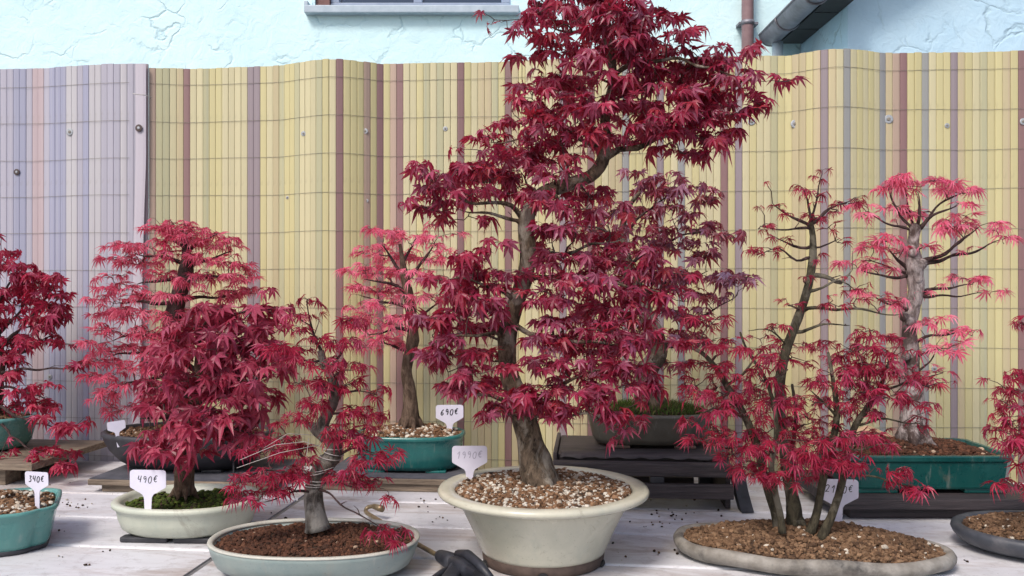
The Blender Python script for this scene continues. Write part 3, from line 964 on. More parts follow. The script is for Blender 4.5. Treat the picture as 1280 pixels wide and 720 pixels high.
class Bonsai:
    def __init__(self, label, D, base_px, leafmat, bark, seed, young=False, size=.030, droop=45, root=None, density=1.0, nparts=300, twigmat=None, per_tip=(2, 4)):
        self.rng = random.Random(seed)
        self.D = D
        self.lm = leafmat; self.bark = bark; self.young = young; self.size = size; self.droop = droop
        self.density = density; self.nparts = nparts; self.per_tip = per_tip
        self.twigmat = twigmat or B_twig
        loc = P(base_px[0], base_px[1], D)
        self.root = thing('bonsai_maple', label, 'bonsai', (loc.x, loc.y, loc.z), 'bonsai maples on the tables')
        self.pos = []; self.rad = []
        self.twigs = MB(); self.leaves = []
        self.seed = seed; self.nscale = 1.5; self.tscale = .92
    def w(self, px, py, dz=0.0):
        return P(px, py, self.D + dz)
    def path(self, pts, name='branch', n=10, bumpy=.12, mat=None, flare=False):
        """pts: (px, py, width_px[, dz])"""
        kp = []
        for p in pts:
            dz = p[3] if len(p) > 3 else 0.0
            kp.append((self.w(p[0], p[1], dz), p[2] / 2 / F * (self.D + dz)))
        if name == 'branch':
            kp = [(p, max(.0006, r * (.78 if i == 0 else .62) * (.45 if i == len(kp) - 1 else 1))) for i, (p, r) in enumerate(kp)]
        elif name == 'trunk':
            kp = [(p, r * self.tscale) for p, r in kp]
        cs = catmull(kp, .012)
        if name == 'branch':
            ph = self.rng.uniform(0, 6)
            cs = [(p + Vector((0, math.sin(i * 1.3 + ph), math.cos(i * .9 + ph))) * (.0030 if i else 0), r * (1 + .22 * max(0, math.sin(i * 1.7 + ph)) ** 4)) for i, (p, r) in enumerate(cs)]
        if name == 'branch':
            for i in range(3, len(cs), 4):
                if self.rng.random() < .75:
                    p = cs[i][0]; t_ = (cs[i][0] - cs[i - 1][0]).normalized()
                    d = (t_ * self.rng.uniform(.1, .9) + Vector((self.rng.gauss(0, .6), self.rng.gauss(0, .6), self.rng.uniform(-.2, .9)))).normalized()
                    L = self.rng.uniform(.012, .045)
                    e = p + d * L + Vector((0, 0, L * .2))
                    self.twigs.tube([p, p.lerp(e, .5) + Vector((self.rng.gauss(0, .12), self.rng.gauss(0, .12), .1)) * L, e], [.0012, .0009, .0005], 4, cap=False)
                    if self.rng.random() < .6:
                        h = Vector((d.x, d.y, 0)); h = h.normalized() if h.length > .05 else Vector((0, -1, 0))
                        self.cluster(e, h, self.rng.choice([1, 2, 2]), .72)
        self.pos += [c[0] for c in cs]; self.rad += [c[1] for c in cs]
        mb = MB()
        if flare:
            # buttress roots at the foot
            p0, r0 = kp[0]
            for k in range(6):
                a = k * 1.05 + self.rng.uniform(-.3, .3)
                d = Vector((math.cos(a), math.sin(a), 0))
                L = r0 * self.rng.uniform(.35, .95)
                mb.tube([p0 + Vector((0, 0, r0 * .9)) + d * r0 * .35, p0 + Vector((0, 0, r0 * .28)) + d * r0 * .85, p0 + d * (r0 * .6 + L * .55) + Vector((0, 0, .001)), p0 + d * (r0 * .6 + L) - Vector((0, 0, .008))],
                        [r0 * .45, r0 * .36, r0 * .22, r0 * .08], 7, bumpy=.2, seed=k + self.seed)
        mb.tube([c[0] for c in cs], [c[1] for c in cs], n, bumpy=bumpy, seed=self.seed * 1.7)
        return link(name, mb.mesh(name, mat or self.bark), self.root)
    def stub(self, px, py, r, dz=0.0):
        pass
    def _bez(self, a, b, c, n):
        return [a.lerp(b, t).lerp(b.lerp(c, t), t) for t in [i / n for i in range(n + 1)]]
    def pad(self, cx, cy, rx, ry, dz=None, n=None, rd=None, size=1.0, per=None, droop=None):
        rng = self.rng
        if dz is None: dz = rng.uniform(-.09, .11)
        D = self.D + dz
        c = P(cx, cy, D)
        a = rx / F * D; b = ry / F * D
        rd = rd if rd is not None else min(.10, max(.02, a * .75))
        per = per or self.per_tip
        if n is not None: n = max(n, int(round(n * self.nscale)))
        leafpx = self.size * size * F / D
        if n is None:
            n = max(2, int(round(math.pi * rx * ry * 2.1 * self.density / (leafpx * leafpx * .80 * (sum(per) / 2)))))
        # limb to the pad
        tgt = c - Vector((0, 0, b * .35))
        best = min(range(len(self.pos)), key=lambda i: (self.pos[i] - tgt).length + .7 * max(0, self.pos[i].z - tgt.z + .01) - self.rad[i] * .8)
        p0 = self.pos[best]
        L = (tgt - p0).length
        mid = p0.lerp(tgt, .45) + Vector((rng.gauss(0, .05), rng.gauss(0, .05), rng.uniform(-.02, .14))) * L
        k = max(3, int(L / .02))
        pts = self._bez(p0, mid, tgt, k)
        pts = [p + Vector((rng.gauss(0, .0025), rng.gauss(0, .0025), rng.gauss(0, .002))) if 0 < i < k else p for i, p in enumerate(pts)]
        r0 = min(self.rad[best] * .7, .0014 + .0007 * math.sqrt(n) + .004 * L)
        r1 = .0009
        rs_ = [r0 + (r1 - r0) * (i / k) for i in range(k + 1)]
        if L > .008:
            self.twigs.tube(pts, rs_, 6, cap=False)
        loc_pos = list(pts[k // 2:])
        out_dir = Vector((c.x - p0.x, c.y - p0.y, 0))
        tips = []
        for _ in range(n):
            while True:
                x, y, z = rng.uniform(-1, 1), rng.uniform(-1, 1), rng.uniform(-1, 1)
                if x * x + y * y + z * z <= 1: break
            tips.append(c + Vector((x * a, y * rd, z * b)))
        tips.sort(key=lambda t: (t - tgt).length)
        newp = []; newr = []
        for t in tips:
            bi = min(range(len(loc_pos)), key=lambda i: (loc_pos[i] - t).length)
            q0 = loc_pos[bi]
            l = (t - q0).length
            if l < .004: l = .004
            m = q0.lerp(t, .5) + Vector((rng.gauss(0, .12), rng.gauss(0, .12), rng.uniform(-.02, .22))) * l
            kk = max(2, int(l / .02))
            tw = self._bez(q0, m, t, kk)
            self.twigs.tube(tw, [.0011 + (.00055 - .0011) * (i / kk) for i in range(kk + 1)], 4, cap=False)
            loc_pos += tw[1:]
            d = tw[-1] - tw[-2]
            h = Vector((d.x, d.y, 0)) + .35 * Vector((t.x - c.x, t.y - c.y, 0))
            if h.length < 1e-4: h = out_dir
            if h.length < 1e-4: h = Vector((rng.uniform(-1, 1), -1, 0))
            self.cluster(t, h.normalized(), rng.randint(*per), size, droop)
            if l > .035 and rng.random() < .6:
                self.cluster(tw[kk // 2], h.normalized(), 2, size * .9, droop)
        self.pos += pts[1:]; self.rad += [max(.0012, r * .8) for r in rs_[1:]]
    def cluster(self, p, h, n, size=1.0, droop=None):
        rng = self.rng
        droop = self.droop if droop is None else droop
        offs = {1: [0], 2: [-48, 48], 3: [0, -58, 58], 4: [-20, 30, -85, 85], 5: [0, -45, 45, -100, 100]}[n]
        for o in offs:
            an = R(o + rng.gauss(0, 22))
            hd = Vector((h.x * math.cos(an) - h.y * math.sin(an), h.x * math.sin(an) + h.y * math.cos(an), 0))
            s = self.size * size * rng.uniform(.62, 1.22)
            dr = R(max(-35, min(88, rng.gauss(droop, 27))))
            ax = (hd * math.cos(dr) - Vector((0, 0, math.sin(dr)))).normalized()
            up = (Vector((0, 0, 1)) + hd * .25 + Vector((rng.gauss(0, .38), rng.gauss(0, .38), 0)))
            nz = (up - ax * up.dot(ax))
            if nz.length < 1e-3: nz = hd.copy()
            nz.normalize()
            nx = ax.cross(nz)
            pet = s * rng.uniform(.35, .8)
            base = p + hd * pet * .85 + Vector((0, 0, pet * rng.uniform(-.1, .35)))
            self.twigs.tube([p, p.lerp(base, .55) + Vector((0, 0, pet * .12)), base], [.0006, .0005, .0004], 3, cap=False)
            self.leaves.append((base, nx, ax, nz, s, rng.randrange(10)))
    def finish(self, only_stuff=False):
        if self.twigs.v:
            link('twigs', self.twigs.mesh('twigs', self.twigmat), self.root, kind='stuff')
        lv = self.leaves
        def key(e):
            b = e[0]
            x = 640 + F * b.x / b.y; y = 360 - F * (b.z - CAMZ) / b.y
            inside = -15 < x < 1295 and -15 < y < 735
            return (0 if inside else 1, b.y - e[4] * 2.0)
        order = sorted(range(len(lv)), key=lambda i: key(lv[i]))
        npart = 0 if only_stuff else min(self.nparts, len(lv))
        rest = order[npart:]
        if len(rest) < 25 and len(lv) <= 300:
            npart = len(lv); rest = []
        loc = self.root.location
        for i in order[:npart]:
            b, nx, ax, nz, s, var = lv[i]
            o = bpy.data.objects.new('leaf', leaf_mesh(self.young, var, self.lm))
            COL.objects.link(o)
            o.parent = self.root
            o.matrix_basis = Matrix(((nx.x * s, ax.x * s, nz.x * s, b.x - loc.x), (nx.y * s, ax.y * s, nz.y * s, b.y - loc.y), (nx.z * s, ax.z * s, nz.z * s, b.z - loc.z), (0, 0, 0, 1)))
        if rest:
            V_ = []; Fc = []; T_ = []; Rb_ = []; base = 0
            for i in rest:
                b, nx, ax, nz, s, var = lv[i]
                vs, fs, rb = LEAVES[self.young][var]
                M3 = np.array([[nx.x, ax.x, nz.x], [nx.y, ax.y, nz.y], [nx.z, ax.z, nz.z]]) * s
                V_.append(vs @ M3.T + np.array([b.x, b.y, b.z]))
                Fc.append(np.array(fs) + base); Rb_.append(rb)
                base += len(vs)
                T_.append(np.full(len(fs), self.rng.random()))
            V_ = np.concatenate(V_); Fc = np.concatenate(Fc); T_ = np.concatenate(T_)
            me = bpy.data.meshes.new('foliage')
            me.vertices.add(len(V_)); me.vertices.foreach_set('co', V_.ravel())
            me.loops.add(len(Fc) * 3); me.loops.foreach_set('vertex_index', Fc.ravel().astype(np.int32))
            me.polygons.add(len(Fc)); me.polygons.foreach_set('loop_start', np.arange(0, len(Fc) * 3, 3, dtype=np.int32))
            me.update(calc_edges=True)
            me.attributes.new('rib', 'FLOAT', 'POINT').data.foreach_set('value', np.concatenate(Rb_))
            at = me.attributes.new('tone', 'FLOAT', 'FACE'); at.data.foreach_set('value', T_.astype(np.float32))
            me.polygons.foreach_set('use_smooth', [False] * len(Fc))
            link('foliage', me, self.root, self.lm, kind='stuff')
        return len(lv)

def MX(x, y, z, yaw=0.0, tx=0.0, ty=0.0):
    return Matrix.Translation((x, y, z)) @ Matrix.Rotation(R(yaw), 4, 'Z') @ Matrix.Rotation(R(tx), 4, 'X') @ Matrix.Rotation(R(ty), 4, 'Y')

def feet(pot, M, spots, sx, sy, h, mat):
    for x, y in spots:
        mb = MB().box((x - sx, y - sy, 0), (x + sx, y + sy, h), M, bev=min(.006, h * .3))
        link('foot', mb.mesh('foot', mat), pot)

# ------------------------------------------------------------------ price labels
GLY = {
    '0': [[(.30, 1), (.08, .75), (.05, .35), (.22, .02), (.45, .08), (.55, .45), (.50, .85), (.30, 1)]],
    '1': [[(.10, .65), (.40, 1), (.34, 0)]],
    '2': [[(.05, .8), (.25, 1), (.5, .85), (.42, .5), (.05, .02), (.3, .08), (.58, .02)]],
    '3': [[(.08, .95), (.50, .97), (.25, .6), (.50, .40), (.40, .05), (.05, .05)]],
    '4': [[(.12, .95), (.05, .45), (.50, .45)], [(.50, .95), (.45, 0)]],
    '6': [[(.45, .98), (.15, .65), (.05, .25), (.25, .02), (.48, .2), (.38, .45), (.10, .35)]],
    '9': [[(.48, .80), (.25, .98), (.08, .75), (.25, .52), (.48, .75), (.50, .40), (.40, .02)]],
    '€': [[(.60, .85), (.40, .95), (.18, .70), (.15, .30), (.35, .04), (.60, .12)], [(.02, .60), (.50, .62)], [(.02, .40), (.45, .42)]],
}
def make_tag(label, text, foot, width, yaw=0.0, lean=0.0, roll=0.0, ink=M_ink, h=.78, glyph=.26, dx=0.0, stroke=.022, bury=.03, back=False):
    """foot: where the stem enters the soil; the plate faces -Y before the turn"""
    w = width
    M = Matrix.Translation(foot) @ Matrix.Rotation(R(yaw), 4, 'Z') @ Matrix.Rotation(R(roll), 4, 'Y') @ Matrix.Rotation(R(lean), 4, 'X')
    root = thing('price_label', label, 'price label', tuple(foot), 'white price labels stuck in the pots')
    top = w * h
    def arc(cx, cz, r, a0, a1, n=4):
        return [(cx + r * math.cos(R(a0 + (a1 - a0) * i / n)), cz + r * math.sin(R(a0 + (a1 - a0) * i / n))) for i in range(n + 1)]
    r = .09 * w
    o = []
    o += arc(w / 2 - r, top - r, r, 0, 90)
    o += arc(-w / 2 + r, top - r, r, 90, 180)
    zl = top - .46 * w
    o += arc(-w / 2 + r * .7, zl + r * .3, r * .7, 180, 225, 2)
    sw = .105 * w
    o += [(-sw * 1.5, zl - .20 * w), (-sw * 1.1, zl - .27 * w), (-sw, zl - .34 * w), (-sw * .8, -bury), (sw * .8, -bury), (sw, zl - .34 * w), (sw * 1.1, zl - .27 * w), (sw * 1.5, zl - .20 * w)]
    o += arc(w / 2 - r * .7, zl + r * .3, r * .7, 315, 360, 2)
    th = .0016
    n = len(o)
    vs = [M @ Vector((x, -th / 2, z)) for x, z in o] + [M @ Vector((x, th / 2, z)) for x, z in o]
    fs = [tuple(range(n)), tuple(range(n, 2 * n))[::-1]] + [(i, n + i, n + (i + 1) % n, (i + 1) % n) for i in range(n)]
    mb = MB(); mb.add(vs, fs, smooth=False)
    link('plate', mb.mesh('plate', M_tag), root)
    if text:
        g = glyph * w * .92
        adv = g * .78
        tot = adv * len(text)
        mb = MB()
        x0 = -tot / 2 + dx * w
        zc = top - .25 * w - g / 2
        s = stroke * w / 2
        for i, ch in enumerate(text):
            wob = random.Random(ord(ch) * 7 + i).uniform(-.11, .11) * g
            for st in GLY.get(ch, []):
                pts = catmull([(Vector((x0 + (i * adv) + (a + .16 * b + wob * 3) * g * .9, -th / 2 - .0004, zc + b * g + wob)), s) for a, b in st], g * .12)
                L_, R_ = [], []
                for k in range(len(pts)):
                    a = pts[max(0, k - 1)][0]; b = pts[min(len(pts) - 1, k + 1)][0]
                    t = (b - a)
                    if t.length < 1e-9: t = Vector((1, 0, 0))
                    t.normalize()
                    nn = Vector((-t.z, 0, t.x)) * s
                    L_.append(M @ (pts[k][0] + nn)); R_.append(M @ (pts[k][0] - nn))
                m = len(L_)
                mb.add(L_ + R_, [(k, k + 1, m + k + 1, m + k) for k in range(m - 1)], smooth=False)
        link('handwritten_price', mb.mesh('handwritten_price', ink), root)
    return root

# ================================================================== the bonsai
# ---- tall central maple in the cream bowl
def main_tree():
    D = 1.88
    t = Bonsai('tall crimson maple with a bent trunk in the large round cream bowl', D, (668, 700), L_crimson, B_grey, 1, size=.0305, droop=36, per_tip=(3, 5), density=1.95)
    t.tscale = .84
    c = P(679, 608, D); M = MX(c.x, c.y, TZ)
    o = superellipse(.225, .225)
    pot = link('pot', loft(o, [(-.095, .022), (-.091, .030), (-.078, .060), (-.061, .096), (-.048, .121), (-.043, .132), (-.038, .137), (-.028, .139), (-.012, .1405), (-.002, .1455), (0, .151), (-.004, .157), (-.012, .1585), (-.026, .158), (-.034, .156), (-.038, .150), (-.042, .130), (-.10, .12)], M).mesh('pot', M_cream), t.root)
    # unglazed foot ring with drainage notches
    mb = loft(o, [(-.102, .0), (-.097, .002), (-.094, .0235), (-.106, .024)], M)
    link('foot', mb.mesh('foot', M_clay), pot)
    mb = MB()
    for a in (-92, -20, 200, 90):
        d = Vector((math.cos(R(a)), math.sin(R(a)), 0)); s = Vector((-d.y, d.x, 0))
        pts = [M @ (d * .1325 + s * (.012 * math.cos(R(k * 22.5))) + Vector((0, 0, .001 + .012 * math.sin(R(k * 22.5))))) for k in range(9)]
        mb.add(pts + [p - d * .02 for p in pts], [tuple(range(9))] + [(k, k + 1, 10 + k, 9 + k) for k in range(8)], smooth=False)
    link('drain_notch', mb.mesh('drain_notch', M_soffit), pot)
    make_soil(t.root, o, .039, .150, .012, M, 6800, .0043, PUMICE, t.rng)
    # trunk
    t.path([(676, 612, 56), (672, 590, 52), (664, 560, 42), (659, 535, 37), (648, 500, 31), (636, 465, 28), (634, 430, 27), (638, 400, 27), (648, 370, 26), (658, 340, 25), (660, 310, 24), (657, 285, 24), (662, 260, 24), (680, 241, 23), (712, 230, 21), (738, 220, 20), (753, 202, 18), (757, 172, 16), (757, 140, 15), (766, 105, 14), (764, 70, 13), (757, 35, 11), (760, -10, 9), (764, -60, 6), (762, -100, 4)], 'trunk', 18, .16, flare=True)
    br = [
        [(753, 200, 14), (775, 188, 12), (805, 181, 10, -.02), (848, 164, 7, -.04), (890, 150, 4, -.05)],
        [(764, 95, 9), (800, 78, 8, -.03), (850, 75, 6, -.06), (900, 90, 4, -.08), (955, 104, 2.5, -.08)],
        [(757, 40, 8), (715, 40, 6, .03), (680, 30, 4, .04)],
        [(758, 150, 8), (725, 135, 6, .05), (690, 120, 5, .07), (655, 112, 3, .08)],
        [(757, 185, 8), (715, 172, 7, .06), (665, 170, 5, .08), (620, 180, 3, .08)],
        [(658, 285, 10), (640, 256, 9, -.01), (611, 255, 7, -.03), (581, 250, 5, -.05), (545, 235, 3, -.06)],
        [(658, 288, 9), (646, 275, 8, -.01), (611, 268, 6, -.02), (575, 262, 3, -.02)],
        [(645, 375, 9), (620, 362, 7, -.03), (590, 350, 4.5, -.05), (555, 350, 3, -.06)],
        [(635, 425, 9), (613, 417, 7, -.03), (567, 422, 4, -.06), (540, 430, 2.5, -.06)],
        [(648, 503, 9), (620, 498, 7, -.02), (580, 488, 4, -.05), (552, 486, 2.5, -.05)],
        [(650, 500, 12), (676, 502, 11, -.04), (690, 492, 9, -.06), (720, 470, 7, -.08), (760, 462, 5, -.1)],
        [(655, 515, 9), (690, 522, 7, -.06), (735, 518, 5, -.1), (775, 545, 3, -.1)],
        [(638, 405, 11), (670, 418, 9, -.04), (715, 425, 7, -.08), (765, 430, 5, -.08), (815, 425, 3, -.06)],
        [(652, 352, 11), (690, 345, 9, -.02), (740, 352, 7, -.04), (800, 360, 5, -.03), (850, 375, 3, -.02)],
        [(662, 315, 9), (700, 318, 7, .0), (745, 305, 5, .02), (780, 300, 3, .02)],
        [(690, 237, 8), (705, 258, 6, -.03), (740, 262, 4, -.04)],
    ]
    for b in br: t.path(b, 'branch', 8, .12)
    pads = [
        # top, running out of the picture
        (764, -70, 80, 30, 0), (700, -45, 60, 22, .03), (815, -45, 55, 22, .0), (760, -20, 60, 25, .0),
        (672, 8, 40, 18, .03), (705, 22, 45, 20, -.05), (740, 5, 45, 20, .06), (775, 25, 50, 22, -.06), (815, 15, 35, 20, .05), (835, 45, 45, 20, -.04), (690, 55, 38, 17, .02), (735, 60, 40, 18, .08), (795, 65, 45, 20, .06),
        (872, 70, 42, 14, -.06), (905, 88, 38, 14, -.08), (850, 92, 50, 18, .03), (690, 98, 42, 16, .06), (730, 100, 36, 16, .1), (815, 105, 45, 18, -.05),
        (925, 112, 32, 12, -.08), (880, 122, 50, 18, -.04), (835, 135, 48, 18, .04), (790, 135, 38, 18, .08), (665, 118, 30, 14, .07), (700, 135, 42, 16, .03), (655, 150, 36, 16, .08),
        (870, 155, 46, 17, -.02), (820, 165, 45, 17, -.05), (895, 172, 28, 14, -.05), (785, 172, 34, 16, .05), (700, 165, 45, 17, -.04), (735, 170, 30, 17, .07), (650, 180, 42, 15, .03), (615, 172, 30, 12, .08), (850, 188, 34, 10, -.02),
        # left shelf
        (690, 195, 38, 15, .03), (610, 195, 45, 15, -.04), (650, 208, 38, 16, .04), (570, 208, 38, 14, -.05), (540, 222, 25, 13, -.06), (600, 222, 48, 16, .05), (640, 235, 35, 13, .06), (565, 240, 40, 13, -.03), (545, 260, 25, 12, -.05), (580, 272, 32, 9, -.02), (690, 215, 30, 10, -.05),
        # below the bend, right
        (740, 245, 40, 14, .05), (705, 262, 34, 14, -.04), (760, 268, 36, 14, .02), (720, 290, 36, 14, -.05), (690, 300, 22, 10, .06),
        # middle left
        (600, 318, 24, 9, -.04), (575, 328, 34, 12, -.06), (612, 338, 36, 13, .04), (555, 350, 28, 12, -.05), (595, 358, 40, 12, -.02), (628, 345, 22, 10, -.06), (575, 372, 36, 12, .05),
        (548, 392, 30, 13, -.06), (585, 392, 38, 12, -.04), (615, 382, 28, 11, -.07), (540, 415, 22, 12, -.05), (578, 412, 32, 12, .04), (535, 442, 18, 12, -.05), (570, 440, 36, 13, -.06), (605, 445, 24, 12, .05), (560, 462, 30, 9, -.03),
        (552, 482, 20, 11, -.05), (590, 482, 38, 13, -.04), (620, 478, 26, 12, .05), (635, 515, 40, 9, -.06), (614, 520, 14, 6, -.05), (672, 520, 24, 12, -.08), (655, 495, 26, 12, -.09),
        # middle right
        (700, 325, 36, 14, -.03), (745, 318, 38, 14, .03), (790, 322, 42, 15, -.02), (830, 335, 40, 15, .02), (720, 348, 46, 16, -.06), (770, 352, 44, 15, -.04), (815, 362, 45, 15, .02), (860, 372, 34, 12, -.02), (690, 370, 36, 15, -.07), (740, 380, 45, 15, .03), (790, 388, 42, 14, -.05), (840, 395, 36, 12, .0),
        (705, 400, 38, 14, -.08), (752, 408, 42, 14, -.08), (690, 425, 32, 13, -.06), (730, 432, 42, 15, -.02), (780, 430, 40, 14, -.07), (825, 425, 32, 12, -.04),
        (700, 452, 40, 16, -.1), (745, 458, 42, 15, -.1), (790, 455, 36, 14, -.06), (680, 478, 28, 13, -.09), (720, 485, 40, 14, -.11), (765, 485, 38, 14, -.1), (800, 478, 25, 14, -.06), (735, 510, 40, 12, -.12), (775, 508, 28, 12, -.1), (700, 508, 28, 11, -.1), (790, 528, 16, 8, -.1), (676, 455, 16, 9, -.07),
    ]
    pads += [(850, 75, 34, 14, -.02), (890, 108, 30, 12, -.1), (820, 85, 34, 14, -.09), (860, 128, 34, 13, -.1), (810, 150, 32, 13, -.1), (875, 172, 24, 9, -.07), (790, 45, 30, 13, -.1), (720, 80, 28, 12, -.06), (700, 115, 28, 11, -.04), (720, 150, 28, 12, -.06), (680, 150, 28, 11, -.02), (590, 240, 28, 9, -.07), (615, 215, 28, 10, -.07), (590, 370, 26, 9, -.07), (560, 430, 22, 9, -.07), (590, 465, 24, 8, -.07),
             (760, 25, 30, 18, -.08), (762, 60, 30, 16, -.09), (758, 130, 26, 14, -.09), (750, 165, 26, 13, -.09), (728, 195, 20, 10, -.06), (765, 95, 16, 8, -.09), (640, 135, 22, 10, .06), (735, 125, 30, 14, -.05), (800, 120, 34, 15, -.08), (845, 150, 40, 15, -.08),
             (668, 240, 18, 10, -.07), (628, 352, 18, 9, -.07), (672, 372, 14, 8, -.08), (665, 420, 14, 8, -.09), (600, 410, 30, 10, .06), (620, 300, 16, 7, -.04), (630, 460, 12, 7, -.09), (860, 190, 24, 8, -.02), (900, 140, 30, 12, -.07), (640, 495, 24, 10, -.09), (760, 300, 30, 12, .04)]
    for a in pads:
        t.pad(a[0], a[1], a[2], a[3], dz=a[4])
    t.pad(985, 100, 18, 5, dz=-.08, n=2, per=(2, 3)); t.pad(950, 128, 14, 9, dz=-.08, n=2); t.pad(933, 62, 8, 5, dz=-.06, n=1)
    t.pad(776, 545, 6, 10, dz=-.1, n=2, per=(2, 2)); t.pad(508, 252, 8, 6, dz=-.05, n=2, per=(1, 2)); t.pad(523, 208, 8, 5, dz=-.05, n=2, per=(1, 2)); t.pad(618, 20, 12, 14, dz=.02, n=2, per=(1, 2)); t.pad(642, 40, 14, 12, dz=.02, n=2); t.pad(652, 68, 10, 12, dz=.02, n=2, per=(1, 2))
    t.pad(735, 235, 3, 3, dz=-.03, n=1, per=(1, 1)); t.pad(668, 250, 12, 12, dz=-.05, n=2); t.pad(685, 280, 12, 10, dz=-.05, n=2)
    return t
t = main_tree(); t.finish()
make_tag('white label with faded 1990 euro price in the big cream bowl', '1990€', P(587, 599, 1.975), .079, yaw=2, lean=-4, ink=M_ink_faded, glyph=.21, stroke=.022, h=.94)

# ---- broad-leaved crimson maple, cream oval with moss
def tree_broad():
    D = 2.10
    t = Bonsai('broad leaved crimson maple over moss in the pale cream oval pot', D, (232, 663), L_big, B_dark, 2, size=.047, droop=40, per_tip=(3, 4), density=2.2)
    c = P(235.5, 620, D); M = MX(c.x, c.y, TZ, -3)
    o = superellipse(.170, .142, 2.3)
    pot = link('pot', loft(o, [(-.045, .012), (-.034, .013), (-.022, .022), (-.014, .045), (-.011, .062), (-.008, .068), (-.001, .072), (0, .079), (-.003, .083), (-.010, .0845), (-.018, .083), (-.022, .076), (-.03, .06)], M).mesh('pot', M_cream2), t.root)
    feet(pot, M, [(-.062, -.088), (.062, -.088), (-.062, .088), (.062, .088)], .055, .014, .0125, M_blackpot)
    soil, H = make_soil(t.root, o, .020, .062, .012, M, 2600, .0042, MOSSP, t.rng, name='moss', lumpy=.012)
    link('stake', MB().tube([P(292, 622, 2.03), P(292, 575, 2.03)], .0022, 6).mesh('stake', M_black), t.root)
    t.path([(231, 618, 30), (230, 600, 26), (231, 575, 23), (237, 545, 20), (243, 510, 18), (248, 470, 16), (252, 430, 12), (262, 395, 8)], 'trunk', 14, .15, mat=B_brown, flare=True)
    for b in ([(243, 510, 11), (275, 490, 9, -.03), (320, 475, 6, -.05)], [(240, 530, 11), (205, 520, 8, -.04), (175, 525, 5, -.06)], [(248, 465, 10), (215, 450, 8, -.02), (180, 455, 4, -.03)],
              [(250, 445, 9), (295, 425, 7, .02), (345, 415, 4, .03)], [(240, 525, 9), (275, 535, 7, -.06), (310, 540, 4, -.08)], [(256, 410, 7), (300, 392, 5, .02), (345, 385, 3, .03)]):
        t.path(b, 'branch', 8, .12)
    for a in ((262, 392, 38, 12, 0), (305, 395, 32, 12, .03), (340, 390, 18, 8, .03), (235, 415, 38, 15, -.03), (285, 418, 40, 15, -.04), (330, 425, 26, 15, .02), (220, 445, 40, 16, .03), (262, 448, 42, 17, -.08), (310, 455, 38, 18, -.05), (338, 465, 14, 16, .02),
              (200, 478, 30, 16, -.02), (240, 485, 42, 18, -.09), (290, 490, 42, 20, -.09), (328, 500, 20, 18, -.03), (205, 510, 34, 16, -.05), (250, 522, 40, 16, -.11), (300, 525, 35, 15, -.07), (185, 535, 24, 12, -.05), (225, 545, 30, 12, -.1), (275, 548, 28, 10, -.09), (315, 545, 16, 10, -.05), (235, 568, 18, 8, -.07), (180, 555, 12, 6, -.05), (235, 465, 36, 14, -.12), (275, 440, 34, 14, -.1), (265, 505, 36, 14, -.13), (230, 530, 26, 11, -.13), (300, 470, 30, 14, -.1), (250, 405, 30, 10, -.06), (310, 410, 26, 10, -.03), (205, 560, 16, 7, -.09), (345, 440, 12, 14, 0)):
        t.pad(*a[:4], dz=a[4])
    return t
t = tree_broad(); t.finish()
make_tag('white label reading 490 euro in the mossy pale cream oval pot', '490€', P(185, 629, 1.975), .083, yaw=-3, lean=0, ink=M_ink, glyph=.20, stroke=.020, h=.90)

